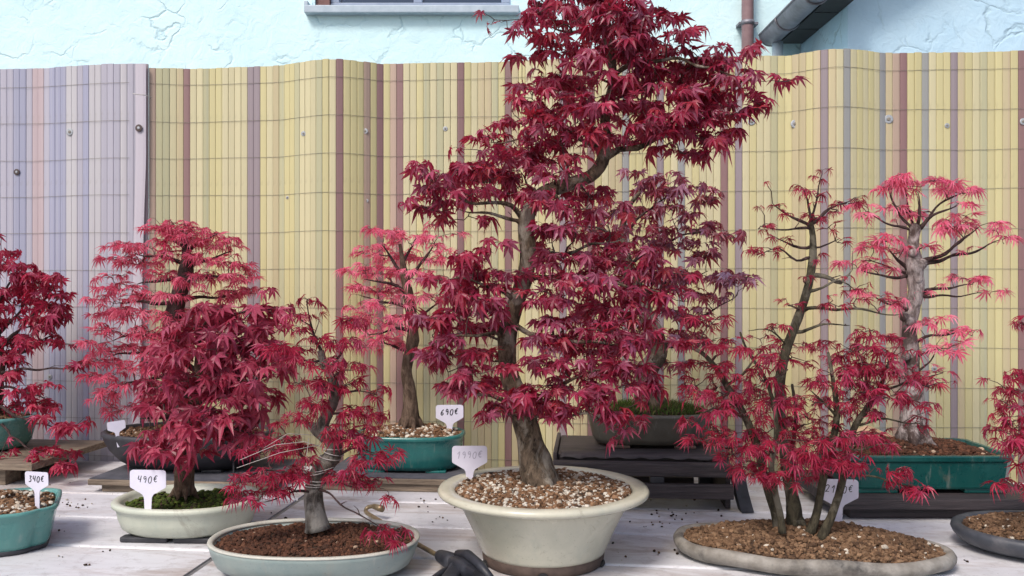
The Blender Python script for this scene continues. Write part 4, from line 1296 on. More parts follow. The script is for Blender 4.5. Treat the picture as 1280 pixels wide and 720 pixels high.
# ---- windswept crimson maple in the celadon tray, tied with pale twine
def tree_tray():
    D = 1.82
    t = Bonsai('slender ruby maple tied with pale twine in the celadon oval tray', D, (395, 700), L_ruby, B_pale, 3, young=True, size=.026, droop=38, density=.9)
    c = P(394, 674, D); M = MX(c.x, c.y, TZ, -2)
    o = superellipse(.215, .150, 2.25)
    pot = link('pot', loft(o, [(-.05, .008), (-.030, .009), (-.016, .018), (-.006, .040), (-.002, .054), (0, .060), (-.002, .064), (-.007, .065), (-.010, .062), (-.014, .05)], M).mesh('pot', M_celadon), t.root)
    link('rim', loft(o, [(-.012, .060), (-.003, .0615), (.0012, .063), (0, .0662), (-.007, .0672), (-.0105, .064)], M, caps=False).mesh('rim', M_rim_highlight), pot)  # pale ring painting the highlight along the tray's edge
    feet(pot, M, [(-.11, -.085), (.11, -.085), (-.11, .085), (.11, .085)], .03, .015, .009, M_clay)
    make_soil(t.root, o, .011, .052, .018, M, 4200, .0042, DARKBROWN, t.rng, mound_pow=1.6)
    t.nscale = .95
    t.path([(397, 662, 36), (395, 645, 29), (393, 622, 26), (394, 602, 25), (402, 586, 24), (416, 571, 22), (418, 556, 20), (407, 541, 20), (403, 530, 17), (412, 512, 15), (419, 490, 14), (413, 470, 14), (404, 452, 12), (401, 438, 9)], 'trunk', 14, .2)
    t.path([(408, 545, 20), (398, 538, 16), (390, 533, 12), (386, 530, 10)], 'dead_stub', 10, .2)
    for b in ([(402, 440, 6), (393, 418, 4.5), (386, 398, 3.5), (384, 376, 2.5)], [(403, 450, 5), (385, 450, 4, -.01), (365, 442, 2.5, -.02)], [(408, 460, 5), (425, 445, 4), (440, 420, 2.5, .01)], [(418, 490, 5), (440, 490, 4, -.01), (470, 492, 2.5, -.02)],
              [(412, 512, 5), (390, 505, 4, -.03), (372, 512, 3, -.04)], [(416, 570, 6), (440, 562, 5, -.03), (470, 565, 3, -.05)], [(396, 600, 6), (365, 590, 5, -.03), (330, 590, 3.5, -.06), (300, 600, 2.5, -.08)],
              [(393, 612, 5), (360, 618, 3.5, -.06), (325, 628, 2.5, -.08)], [(395, 606, 5), (420, 625, 3.5, -.05), (450, 645, 3, -.08), (488, 665, 2.2, -.1)], [(395, 600, 4), (430, 606, 3, -.04), (480, 612, 2, -.06)],
              [(398, 592, 5), (370, 560, 4, .03), (352, 545, 3, .05)]):
        t.path(b, 'branch', 7, .1, B_dark)
    for a in ((384, 378, 7, 6, 0, 3), (372, 396, 14, 6, 0, 4), (368, 412, 14, 6, -.01, 4), (352, 435, 16, 9, -.02, 6), (372, 445, 20, 9, -.02, 8), (390, 425, 8, 6, 0, 3), (440, 402, 14, 7, .01, 5), (425, 432, 20, 10, 0, 8), (402, 452, 22, 10, -.02, 10), (442, 460, 18, 8, 0, 6), (380, 478, 18, 9, -.02, 7), (408, 480, 18, 9, -.03, 7), (432, 478, 18, 9, 0, 6),
              (473, 492, 10, 8, -.02, 4), (388, 508, 20, 10, -.03, 9), (365, 525, 16, 9, -.04, 6), (440, 515, 24, 9, -.02, 9), (462, 520, 14, 8, -.02, 5), (425, 535, 18, 9, -.03, 7), (440, 552, 24, 10, -.04, 10), (462, 568, 22, 9, -.05, 9), (490, 568, 10, 6, -.05, 3), (378, 562, 10, 6, .03, 3), (355, 552, 26, 11, .04, 9), (330, 565, 22, 10, .0, 7),
              (335, 590, 26, 10, -.06, 10), (305, 600, 16, 8, -.07, 6), (362, 588, 18, 8, -.04, 6), (378, 596, 10, 6, -.05, 3), (428, 598, 18, 8, -.05, 7), (445, 590, 16, 8, -.05, 5), (345, 612, 14, 6, -.06, 4), (322, 622, 10, 6, -.08, 4), (300, 622, 9, 6, -.08, 3), (468, 606, 10, 5, -.06, 3), (487, 622, 6, 4, -.06, 2), (478, 662, 12, 6, -.09, 5), (498, 670, 6, 4, -.1, 2), (380, 572, 14, 8, -.05, 4), (310, 560, 10, 8, .0, 3), (455, 535, 12, 6, -.02, 3)):
        t.pad(a[0], a[1], a[2], a[3], dz=a[4], n=a[5], rd=.03)
    # pale guy twine and binding
    for pts in ([(300, 575, -.06), (345, 556, -.05), (380, 552, -.03), (412, 562, -.015)], [(296, 585, -.06), (350, 566, -.05), (400, 556, -.02)], [(330, 560, .0), (360, 542, -.01), (392, 544, -.02)], [(382, 585, -.02), (383, 570, -.02), (386, 548, -.02)]):
        link('twine', MB().tube([t.w(*p) for p in pts], .0006, 5).mesh('twine', M_wirewhite), t.root)
    for (x, y, w_) in ((392, 606, 27), (393, 603, 27), (400, 590, 26), (405, 586, 26), (413, 572, 25), (417, 566, 24), (416, 560, 23), (394, 599, 27)):
        cc = t.w(x, y); rr = w_ / 2 / F * D + .0012
        tilt = t.rng.uniform(-.35, .35)
        pts = [cc + Vector((math.cos(k * .4488) * rr, math.sin(k * .4488) * rr, math.cos(k * .4488) * rr * tilt)) for k in range(15)]
        link('binding', MB().tube(pts, .0010, 5, cap=False).mesh('binding', M_wirewhite), t.root)
    return t
t = tree_tray(); t.finish()

# ---- small pink maple in the teal pot on a plank
BZ6 = TZ + .040
def tree_small_pink():
    D = 2.66
    t = Bonsai('small pink maple with sparse crown in the teal oval pot with gravel', D, (512, 590), L_pink, B_brown, 4, young=True, size=.031, droop=18, density=2.6)
    c = P(513, 540, D); M = MX(c.x, c.y, BZ6, -4)
    o = superellipse(.166, .118, 2.6)
    pot = link('pot', loft(o, [(-.03, .006), (-.020, .007), (-.012, .02), (-.008, .06), (-.007, .088), (-.003, .093), (0, .098), (-.001, .105), (-.005, .107), (-.011, .106), (-.016, .10), (-.02, .08)], M).mesh('pot', M_teal), t.root)
    feet(pot, M, [(-.09, -.075), (.09, -.075), (-.09, .075), (.09, .075)], .03, .014, .007, M_teal)
    make_soil(t.root, o, .015, .097, .022, M, 2000, .0058, PUMICE, t.rng)
    t.path([(513, 532, 28), (513, 515, 23), (512, 490, 17), (508, 462, 15), (514, 435, 16), (516, 425, 18), (516, 410, 14), (513, 385, 15), (509, 362, 14), (505, 342, 11), (503, 325, 7), (500, 305, 4)], 'trunk', 12, .14, flare=True)
    for b in ([(505, 345, 7), (488, 322, 5), (478, 305, 3)], [(507, 352, 7), (530, 325, 5), (545, 300, 3)], [(509, 365, 7), (480, 352, 5, -.03), (455, 350, 3, -.04)], [(513, 385, 6), (485, 378, 5, .03), (455, 372, 3, .04)], [(515, 412, 7), (490, 412, 5, -.03), (460, 420, 3, -.05)],
              [(513, 440, 7), (492, 432, 5, .02), (465, 428, 3, .03)], [(514, 400, 6), (540, 385, 4, .0), (560, 372, 2.5, .0)], [(503, 330, 6), (515, 308, 4, .03), (522, 292, 3, .04)]):
        t.path(b, 'branch', 7, .1, B_dark)
    for a in ((482, 290, 26, 7), (510, 298, 22, 9), (465, 312, 22, 9), (540, 300, 18, 9), (495, 318, 28, 10), (455, 335, 20, 9), (535, 322, 24, 10), (480, 340, 30, 10), (450, 360, 16, 8), (512, 345, 22, 8), (545, 345, 18, 8), (470, 362, 28, 9), (452, 382, 20, 8), (490, 378, 26, 9), (540, 372, 22, 9), (470, 400, 26, 9), (500, 402, 22, 8), (450, 408, 14, 7), (480, 420, 26, 9), (455, 432, 14, 7), (535, 398, 18, 8), (500, 432, 16, 7), (560, 320, 10, 6), (565, 290, 10, 5), (545, 283, 10, 5)):
        t.pad(*a)
    return t
t = tree_small_pink(); t.finish()
make_tag('white label reading 690 euro in the teal oval pot', '690€', P(562, 535, 2.66), .083, yaw=4, lean=-2, ink=M_ink, glyph=.23, stroke=.034, h=.84)

# ---- rusty crimson maple on the black bench
BZ8 = TZ + .139
def tree_bench():
    D = 2.50
    t = Bonsai('plum red maple with grassy soil in the worn grey pot on the black bench', D, (812, 560), L_plum, B_grey, 5, size=.034, droop=38, density=1.7)
    c = P(812, 522, D); M = MX(c.x, c.y, BZ8, -4)
    o = superellipse(.178, .112, 2.5)
    pot = link('pot', loft(o, [(-.040, .006), (-.026, .008), (-.016, .024), (-.007, .060), (-.002, .082), (0, .086), (0, .092), (-.004, .094), (-.012, .094), (-.016, .088), (-.02, .07)], M, wob=.003, seed=3).mesh('pot', M_oldglaze), t.root)
    feet(pot, M, [(-.09, -.07), (.09, -.07), (-.09, .07), (.09, .07)], .03, .014, .007, M_clay)
    soil, H = make_soil(t.root, o, .016, .086, .022, M, 900, .004, [(3, (.05, .03, .02)), (2, (.09, .05, .03)), (2, (.04, .07, .015))], t.rng)
    mb = MB()
    g = t.rng
    pts = o(-.02)
    for _ in range(2600):
        k = g.randrange(len(pts)); rr = math.sqrt(g.random())
        x, y = pts[k][0] * rr, pts[k][1] * rr
        b = M @ Vector((x, y, .086 + .02 * (1 - rr * rr)))
        L = g.uniform(.012, .03); a = g.uniform(0, 6.28); ln = g.uniform(0, .5)
        d = Vector((math.cos(a) * ln, math.sin(a) * ln, 1)) * L
        s = Vector((-math.sin(a + 1), math.cos(a + 1), 0)) * .0012
        cc = g.choice([(.05, .09, .015), (.075, .14, .02), (.10, .17, .035), (.13, .13, .045)])
        mb.add([b - s, b + s, b + d * .6 + s * .6 + Vector((0, 0, 0)), b + d + Vector((math.cos(a), math.sin(a), -.3)) * L * .3, b + d * .6 - s * .6], [(0, 1, 2, 4), (4, 2, 3)], cc)
    link('grass', mb.mesh('grass', M_grain, 'tint'), soil, kind='stuff')
    t.path([(812, 512, 44), (809, 490, 34), (810, 465, 27), (822, 442, 25), (820, 420, 23), (808, 395, 21), (800, 370, 19), (790, 345, 17), (782, 318, 15), (778, 290, 11), (784, 262, 7), (800, 240, 5)], 'trunk', 14, .18, flare=True)
    for b in ([(812, 400, 7), (829, 385, 5, -.02), (860, 394, 4.5, -.04), (886, 391, 4, -.06), (922, 368, 2.5, -.08)], [(785, 330, 7), (820, 310, 5, -.03), (870, 290, 3.5, -.05), (905, 296, 2, -.06)], [(780, 295, 6), (810, 262, 4), (850, 240, 3)], [(780, 300, 6), (745, 285, 4), (715, 280, 3)],
              [(795, 360, 7), (840, 350, 5, .03), (885, 340, 3, .04)], [(820, 425, 8), (780, 420, 6, .04), (740, 430, 4, .06)], [(822, 435, 7), (855, 430, 5, .02), (895, 425, 3, .02)]):
        t.path(b, 'branch', 7, .1, B_dark)
    for a in ((795, 222, 30, 9, 0), (835, 222, 25, 9, -.02), (862, 238, 26, 9, -.03), (820, 245, 34, 10, .02), (885, 250, 10, 6, -.05), (780, 262, 38, 11, .02), (840, 268, 38, 11, -.03), (740, 285, 36, 11, .05), (810, 288, 40, 12, -.04), (870, 284, 30, 10, -.05), (905, 290, 20, 7, -.06), (845, 308, 38, 11, -.02), (885, 315, 26, 9, -.04), (780, 312, 30, 10, .05),
              (925, 352, 24, 11, -.08), (900, 345, 22, 9, -.05), (870, 340, 34, 11, -.02), (840, 350, 36, 12, .03), (880, 370, 30, 9, -.05), (800, 400, 40, 12, .06), (855, 395, 26, 9, -.02), (760, 430, 36, 12, .06), (835, 420, 36, 12, .02), (870, 420, 22, 9, .0), (780, 460, 34, 12, .06), (845, 450, 20, 9, .02), (740, 400, 34, 12, .07), (700, 430, 30, 12, .08), (720, 350, 36, 12, .08), (760, 340, 36, 12, .07)):
        t.pad(*a[:4], dz=a[4])
    t.pad(900, 245, 5, 3, dz=-.06, n=1, per=(1, 2)); t.pad(918, 296, 6, 4, dz=-.06, n=1, per=(2, 2))
    return t
t = tree_bench(); t.finish()

# ---- clump of several trunks on the grey slab tray
def tree_clump():
    D = 1.88
    t = Bonsai('clump of several slim ruby maple trunks on the grey slab tray', D, (995, 690), L_ruby, B_olive, 6, young=True, size=.0265, droop=34, density=1.75)
    t.tscale = .82
    c = P(1013, 684, D); M = MX(c.x, c.y, TZ, -11, 0, .6)
    base_o = superellipse(.288, .150, 2.1)
    def o(off=0.0):
        out = []
        for x, y in base_o(off):
            k = 1 + .03 * mnoise.noise(Vector((x * 7, y * 7, 2)))
            out.append((x * k, y * k))
        return out
    pot = link('pot', loft(o, [(-.045, .0), (-.022, .004), (-.006, .012), (0, .022), (.001, .030), (-.004, .037), (-.012, .040), (-.020, .037), (-.026, .028)], M, wob=.006, seed=8).mesh('pot', M_slab), t.root)
    make_soil(t.root, o, .020, .032, .040, M, 7000, .0045, AKADAMA, t.rng, mound_pow=2.0)
    tr = 'trunk'
    t.path([(994, 656, 28), (993, 642, 25), (990, 620, 20), (984, 590, 17), (979, 550, 15.5), (975, 510, 16), (975, 475, 16), (982, 440, 15), (992, 412, 14), (1004, 380, 13.5), (1012, 350, 13), (1016, 320, 12), (1016, 295, 10), (1013, 278, 8)], tr, 12, .1, flare=True)
    t.path([(974, 662, 20, -.01), (970, 642, 16, -.01), (962, 620, 13, -.01), (954, 590, 13, -.015), (947, 560, 12, -.02), (932, 522, 11, -.02), (912, 488, 10, -.02), (895, 460, 8, -.02), (876, 440, 6, -.02), (855, 432, 4, -.02)], tr, 10, .1)
    t.path([(978, 666, 13, -.05), (975, 642, 10, -.05), (968, 610, 10, -.05), (964, 580, 9, -.05), (970, 550, 8, -.05), (968, 510, 7, -.05), (955, 470, 5, -.05), (935, 440, 4, -.05), (925, 415, 3, -.05)], tr, 10, .1)
    t.path([(1012, 668, 17, -.04), (1020, 645, 13, -.04), (1025, 620, 11.5, -.04), (1031, 590, 12, -.04), (1040, 555, 11, -.04), (1046, 520, 10, -.04), (1042, 480, 7, -.03), (1035, 440, 4, -.02)], tr, 10, .1)
    t.path([(1026, 674, 17, -.06), (1038, 648, 13, -.06), (1048, 620, 11.5, -.06), (1055, 590, 12, -.06), (1060, 560, 11, -.06), (1070, 530, 10, -.06), (1086, 508, 9, -.06), (1100, 485, 7, -.05), (1110, 455, 4, -.05)], tr, 10, .1)
    t.path([(988, 650, 12, .05), (987, 600, 9, .05), (990, 560, 8, .05), (995, 520, 6, .05), (990, 480, 4, .05)], tr, 8, .1)
    for b in ([(1014, 345, 9), (1038, 348, 8, -.02), (1050, 352, 7, -.02), (1066, 338, 4, -.03)], [(1010, 364, 7), (1028, 358, 5, -.02), (1050, 352, 4, -.03), (1068, 362, 3, -.03)], [(1005, 388, 7), (1030, 385, 6, -.03), (1080, 388, 4.5, -.05), (1125, 394, 2.5, -.06)], [(996, 415, 7), (1022, 408, 5, -.03), (1062, 405, 3, -.05)],
              [(1013, 283, 6), (992, 273, 5), (966, 254, 3)], [(1013, 286, 5), (985, 286, 3.5, -.02), (950, 284, 2, -.02)], [(1014, 308, 6), (992, 308, 5, .02), (970, 298, 3, .02)], [(1014, 322, 6), (995, 324, 4.5, -.02), (975, 312, 3, -.03), (955, 316, 2, -.03)],
              [(1014, 280, 6), (1038, 262, 5), (1062, 250, 3)], [(1013, 280, 5), (1010, 252, 4), (1003, 234, 2.5)], [(1014, 282, 5), (1020, 250, 4), (1027, 220, 2)], [(985, 432, 4), (965, 415, 3, -.02), (935, 412, 2, -.03)], [(1016, 310, 4), (1035, 304, 3), (1050, 300, 2)],
              [(930, 520, 6, -.02), (900, 510, 5, -.04), (875, 515, 3, -.05)], [(908, 482, 6, -.02), (935, 460, 4, -.03), (950, 440, 3, -.03)], [(945, 560, 5, -.02), (915, 560, 4, -.05), (880, 552, 2.5, -.06)], [(1031, 590, 5, -.04), (1060, 592, 4, -.09), (1095, 598, 4, -.11), (1145, 608, 2.5, -.13)],
              [(1046, 520, 5, -.04), (1025, 500, 4, -.06), (1012, 485, 3, -.07)], [(1098, 488, 5, -.05), (1130, 480, 4, -.06), (1165, 485, 2.5, -.07)], [(1070, 530, 5, -.06), (1110, 525, 4, -.09), (1150, 530, 2.5, -.1)], [(1088, 505, 5, -.06), (1080, 460, 4, -.06), (1070, 430, 3, -.06)], [(1055, 560, 4, -.06), (1085, 560, 3, -.1), (1110, 555, 2, -.1)]):
        t.path(b, 'branch', 7, .1, B_dark if b[0][1] < 330 else None)
    for a in ((1024, 220, 6, 6, 0, 2), (1004, 234, 6, 5, 0, 2), (1020, 244, 14, 8, 0, 6), (1060, 252, 13, 7, 0, 5), (1048, 262, 10, 6, 0, 3), (968, 256, 8, 5, 0, 3), (984, 266, 12, 6, 0, 4), (948, 284, 10, 6, -.02, 4), (1022, 272, 20, 8, 0, 8), (1036, 282, 12, 6, 0, 3), (960, 312, 18, 7, -.03, 7), (975, 298, 10, 5, .02, 3), (940, 312, 6, 3, -.03, 1), (1050, 302, 7, 4, 0, 2), (1004, 348, 8, 6, -.02, 3), (1022, 325, 6, 8, 0, 2), (985, 380, 16, 6, -.02, 6), (975, 406, 13, 6, -.03, 5), (1062, 362, 13, 6, -.03, 4), (1045, 380, 16, 6, -.04, 5), (1070, 372, 12, 5, -.04, 3), (1105, 375, 14, 6, -.05, 4), (950, 422, 10, 6, -.03, 3)):
        t.pad(a[0], a[1], a[2], a[3], dz=a[4], n=max(1, int(a[5] * .6)), rd=.02, size=.74, per=(2, 3), droop=25)
    for a in ((885, 404, 34, 10, -.03), (862, 428, 26, 10, -.02), (905, 432, 32, 10, -.04), (940, 440, 26, 14, -.06), (880, 455, 26, 8, -.03), (915, 468, 28, 9, -.05), (950, 470, 22, 12, -.05), (880, 490, 18, 8, -.05), (985, 458, 16, 12, -.06), (895, 510, 34, 12, -.06), (870, 525, 18, 8, -.06), (930, 515, 30, 13, -.06), (965, 505, 18, 12, -.06), (985, 495, 16, 18, -.07), (880, 550, 22, 7, -.06), (915, 545, 30, 11, -.07), (950, 550, 26, 13, -.06), (925, 575, 20, 9, -.06), (955, 585, 24, 12, -.07), (990, 545, 18, 14, -.08),
              (1040, 465, 26, 9, -.05), (1018, 478, 16, 9, -.07), (1065, 440, 32, 10, -.05), (1095, 418, 34, 10, -.04), (1120, 440, 30, 11, -.05), (1080, 460, 36, 12, -.08), (1125, 468, 34, 12, -.07), (1155, 478, 26, 10, -.07), (1070, 485, 34, 11, -.09), (1110, 492, 36, 12, -.09), (1150, 500, 22, 9, -.08), (1085, 510, 22, 9, -.08), (1040, 500, 20, 9, -.06), (1015, 505, 14, 8, -.06), (1070, 540, 22, 9, -.09), (1100, 552, 18, 7, -.1), (1145, 530, 22, 6, -.1), (1015, 555, 12, 8, -.08), (1050, 545, 14, 8, -.08)):
        t.pad(*a[:4], dz=a[4], rd=.05)
    for a in ((990, 440, 30, 18, .03, 8), (1010, 520, 30, 30, .04, 14), (960, 540, 30, 30, .03, 12), (900, 490, 40, 25, .0, 14), (1060, 500, 40, 30, .0, 16), (1100, 470, 50, 25, .02, 18), (930, 570, 36, 18, -.02, 12), (1030, 555, 30, 22, -.02, 12), (1000, 590, 24, 12, .02, 6), (1080, 545, 34, 16, -.02, 12), (870, 480, 24, 20, .0, 8), (950, 490, 26, 26, .02, 10), (1050, 440, 30, 16, .02, 10), (895, 540, 26, 16, -.05, 8)):
        t.pad(a[0], a[1], a[2], a[3], dz=a[4], n=int(a[5] * 1.4), rd=.06, size=.8, per=(2, 2), droop=35)
    for a in ((975, 598, 22, 10, -.08, 7), (940, 592, 20, 9, -.08, 6), (1000, 575, 18, 9, -.09, 6), (1032, 578, 16, 8, -.09, 5), (1062, 575, 18, 8, -.09, 5), (960, 560, 24, 10, -.09, 7)):
        t.pad(a[0], a[1], a[2], a[3], dz=a[4], n=a[5], rd=.03, size=.95, per=(2, 3), droop=45)
    for a in ((1016, 572, 12, 10, -.1, 4), (1048, 572, 12, 8, -.1, 4), (1126, 590, 12, 4, -.12, 3), (1148, 612, 12, 4, -.13, 3), (1120, 604, 8, 3, -.12, 1)):
        t.pad(a[0], a[1], a[2], a[3], dz=a[4], n=a[5], rd=.02, droop=60)
    return t
t = tree_clump(); t.finish()
make_tag('white price label half hidden behind the trunks on the grey slab', '2190€', P(1048, 645, 2.0), .088, yaw=-6, lean=0, ink=M_ink, glyph=.20, stroke=.020, h=.95, dx=.02)

# ---- pale-barked pink maple in the long green rectangular pot
def tree_rect():
    D = 2.37
    t = Bonsai('pale barked pink maple with an open crown in the green rectangular pot', D, (1140, 610), L_pink, B_white, 7, young=True, size=.034, droop=24, density=2.7)
    M = MX(1.071, D, TZ + .056)
    o = chamfered(.216, .140, .022)
    pot = link('pot', loft(o, [(-.022, .010), (-.014, .011), (-.012, .016), (-.006, .080), (-.001, .084), (0, .094), (-.002, .097), (-.014, .097), (-.016, .09), (-.02, .07)], M, smooth=False).mesh('pot', M_teal_deep), t.root)
    feet(pot, M, [(-.14, -.105), (.14, -.105), (-.14, .105), (.14, .105)], .055, .018, .011, M_teal_deep)
    make_soil(t.root, o, .017, .082, .030, M, 3000, .0048, DARKBROWN, t.rng, mound_pow=2.0)
    t.path([(1140, 552, 44), (1141, 535, 35), (1142, 505, 28), (1141, 475, 24), (1139, 445, 22), (1137, 415, 20), (1140, 390, 21), (1145, 362, 19), (1144, 345, 20), (1143, 332, 27), (1141, 318, 21), (1141, 306, 15), (1142, 295, 14), (1143, 286, 19), (1143, 279, 12)], 'trunk', 16, .26, flare=True)
    for x, y, r_ in ((1141, 316, 6), (1152, 330, 7), (1130, 396, 6), (1137, 400, 7), (1148, 350, 5), (1132, 445, 6)):
        cc = t.w(x, y, -.018); rr = r_ / F * D
        link('burr', MB().tube([cc - Vector((0, 0, rr)), cc - Vector((0, 0, rr * .6)), cc, cc + Vector((0, 0, rr * .6)), cc + Vector((0, 0, rr))], [rr * .3, rr * .8, rr, rr * .8, rr * .3], 9, bumpy=.3).mesh('burr', B_white), t.root)
    for b in ([(1140, 286, 5.5), (1125, 270, 4.5), (1115, 248, 4), (1110, 236, 2.5)], [(1142, 284, 5.5), (1136, 262, 4.5, .02), (1132, 240, 3, .02)], [(1146, 284, 7), (1150, 260, 5, -.02), (1147, 240, 3, -.02)], [(1148, 286, 6), (1165, 266, 4.5), (1185, 248, 4), (1205, 240, 2.5)], [(1148, 287, 7), (1172, 266, 5, -.03), (1200, 256, 3, -.04)],
              [(1137, 287, 5), (1112, 280, 4, -.02), (1082, 264, 3, -.03)], [(1148, 330, 11), (1168, 322, 8), (1188, 312, 6, -.02), (1210, 294, 4, -.03), (1225, 282, 2.5, -.03)], [(1150, 332, 9), (1185, 322, 6, .02), (1225, 312, 4, .03), (1250, 298, 2.5, .03)], [(1190, 310, 4, -.02), (1205, 300, 3, -.02), (1195, 286, 2, -.02)],
              [(1136, 338, 8), (1122, 325, 6), (1112, 312, 4)], [(1134, 345, 6), (1105, 346, 4.5, -.02), (1075, 336, 3, -.03)], [(1136, 345, 5), (1110, 332, 4, .02), (1082, 326, 2.5, .02)], [(1148, 366, 7), (1180, 360, 5), (1215, 356, 3)], [(1148, 370, 5), (1190, 370, 3.5, .02), (1235, 366, 2, .03)], [(1138, 388, 6), (1112, 380, 4, -.02), (1085, 366, 2.5, -.02)],
              [(1140, 430, 6), (1165, 420, 5), (1200, 416, 3)], [(1140, 445, 6), (1160, 440, 4, -.03), (1185, 435, 3, -.04)], [(1137, 470, 6), (1155, 460, 4, -.02), (1172, 435, 3, -.02)]):
        t.path(b, 'branch', 8, .12, B_dark)
    for a in ((1132, 225, 26, 6, 0), (1112, 230, 24, 8, .02), (1155, 228, 26, 7, -.02), (1180, 236, 22, 7, 0), (1205, 240, 20, 6, .02), (1085, 258, 14, 7, -.02), (1078, 272, 12, 6, -.03), (1120, 262, 24, 5, .04), (1150, 264, 26, 5, .04), (1195, 256, 14, 5, -.03), (1185, 284, 18, 6, -.02), (1200, 278, 24, 7, -.03), (1225, 280, 20, 6, -.02), (1246, 286, 12, 7, .02), (1255, 302, 8, 8, .03), (1205, 268, 10, 4, .03),
              (1112, 300, 24, 7, 0), (1092, 308, 14, 7, 0), (1128, 312, 8, 6, -.02), (1070, 330, 18, 5, -.03), (1098, 336, 20, 5, -.02), (1085, 326, 14, 4, .02), (1156, 308, 8, 3, -.03), (1208, 346, 20, 7, 0), (1225, 352, 14, 6, .02), (1238, 366, 10, 4, .03), (1162, 366, 14, 5, -.03), (1082, 364, 16, 5, -.02), (1118, 378, 14, 5, -.02), (1100, 372, 10, 4, 0), (1190, 412, 16, 5, 0), (1215, 418, 16, 6, 0), (1178, 436, 16, 6, -.03), (1160, 405, 8, 5, -.03), (1195, 430, 10, 4, -.02), (1170, 398, 8, 4, .02), (1178, 465, 8, 4, -.02)):
        t.pad(*a[:4], dz=a[4], rd=.04)
    return t
t = tree_rect(); t.finish()

# ---- rose maple in the black bowl, behind at the left
BZ3 = TZ + .040
def tree_rose():
    D = 2.65
    t = Bonsai('rose pink maple with layered crown in the black bowl at the back', D, (228, 580), L_rose, B_dark, 8, young=True, size=.032, droop=24, density=2.8)
    c = P(236, 532, D); M = MX(c.x, c.y, BZ3, -4)
    o = superellipse(.255, .165, 2.2)
    pot = link('pot', loft(o, [(-.105, .006), (-.08, .008), (-.050, .028), (-.022, .060), (-.008, .088), (-.004, .098), (0, .104), (-.001, .112), (-.006, .115), (-.014, .114), (-.018, .105), (-.03, .08)], M).mesh('pot', M_blackpot), t.root)
    feet(pot, M, [(-.10, -.06), (.10, -.06), (-.10, .06), (.10, .06)], .03, .014, .009, M_blackpot)
    make_soil(t.root, o, .018, .098, .022, M, 1200, .005, AKADAMA, t.rng)
    t.path([(226, 530, 40), (222, 500, 30), (214, 460, 26), (212, 425, 24), (218, 390, 23), (226, 360, 22), (232, 338, 20), (233, 318, 13), (230, 302, 7), (228, 290, 4)], 'trunk', 14, .18, flare=True)
    for b in ([(224, 350, 8), (200, 350, 6, -.02), (172, 356, 3.5, -.03)], [(230, 328, 8), (205, 322, 6, -.02), (170, 318, 3, -.03)], [(218, 380, 9), (185, 378, 6, -.02), (150, 378, 3, -.03)], [(213, 425, 9), (180, 418, 6, -.02), (140, 425, 3, -.03)], [(213, 445, 9), (180, 440, 6, .03), (135, 445, 3, .04)], [(214, 470, 9), (180, 475, 6, -.02), (140, 485, 3, -.03)],
              [(233, 335, 9), (258, 325, 6), (290, 315, 3)], [(230, 350, 9), (265, 345, 6, -.02), (305, 345, 3, -.03)], [(233, 318, 7), (250, 302, 5, .02), (272, 292, 3, .02)], [(231, 312, 6), (215, 298, 4, .02), (198, 288, 3, .02)], [(220, 375, 8), (255, 372, 6, .04), (300, 370, 3, .05)]):
        t.path(b, 'branch', 8, .12)
    for a in ((222, 282, 28, 8, 0), (200, 288, 22, 7, .02), (240, 288, 22, 8, -.02), (225, 300, 26, 8, .03), (160, 310, 26, 8, -.03), (190, 308, 26, 9, -.02), (150, 322, 18, 6, -.03), (180, 325, 28, 8, -.01), (215, 318, 22, 9, -.04), (262, 300, 26, 9, .02), (285, 305, 18, 8, 0), (255, 322, 26, 9, -.03), (285, 328, 26, 9, -.02), (300, 345, 22, 8, -.03), (265, 345, 24, 8, .02), (310, 335, 10, 5, 0),
              (150, 362, 28, 9, -.03), (180, 370, 28, 9, -.02), (130, 375, 18, 6, -.03), (135, 390, 20, 7, .0), (165, 392, 28, 8, -.02), (200, 390, 20, 8, -.04), (150, 412, 32, 9, -.03), (120, 428, 18, 8, -.03), (155, 435, 32, 10, .02), (190, 420, 24, 9, -.03), (125, 448, 20, 8, .03), (165, 458, 30, 9, -.02), (195, 450, 22, 9, -.03), (130, 472, 24, 8, -.03), (165, 485, 30, 9, -.02), (125, 495, 16, 8, -.02), (150, 510, 24, 8, -.02), (295, 365, 26, 8, .04), (270, 370, 22, 8, .03), (320, 365, 12, 5, .04), (300, 395, 24, 9, .04), (205, 500, 20, 10, .0), (300, 430, 26, 12, .06), (250, 400, 26, 10, .05), (220, 400, 26, 9, -.08), (205, 425, 24, 9, -.08), (215, 372, 20, 7, -.07), (205, 460, 26, 10, -.08), (235, 300, 20, 8, -.06), (200, 345, 20, 7, -.04), (140, 345, 14, 5, -.02), (245, 350, 20, 8, -.06)):
        t.pad(*a[:4], dz=a[4], rd=.06)
    return t
t = tree_rose(); t.finish()
make_tag('white label seen from behind in the black bowl at the left', '', P(147, 546, 2.53), .048, yaw=24, lean=0, roll=-6, h=.95)

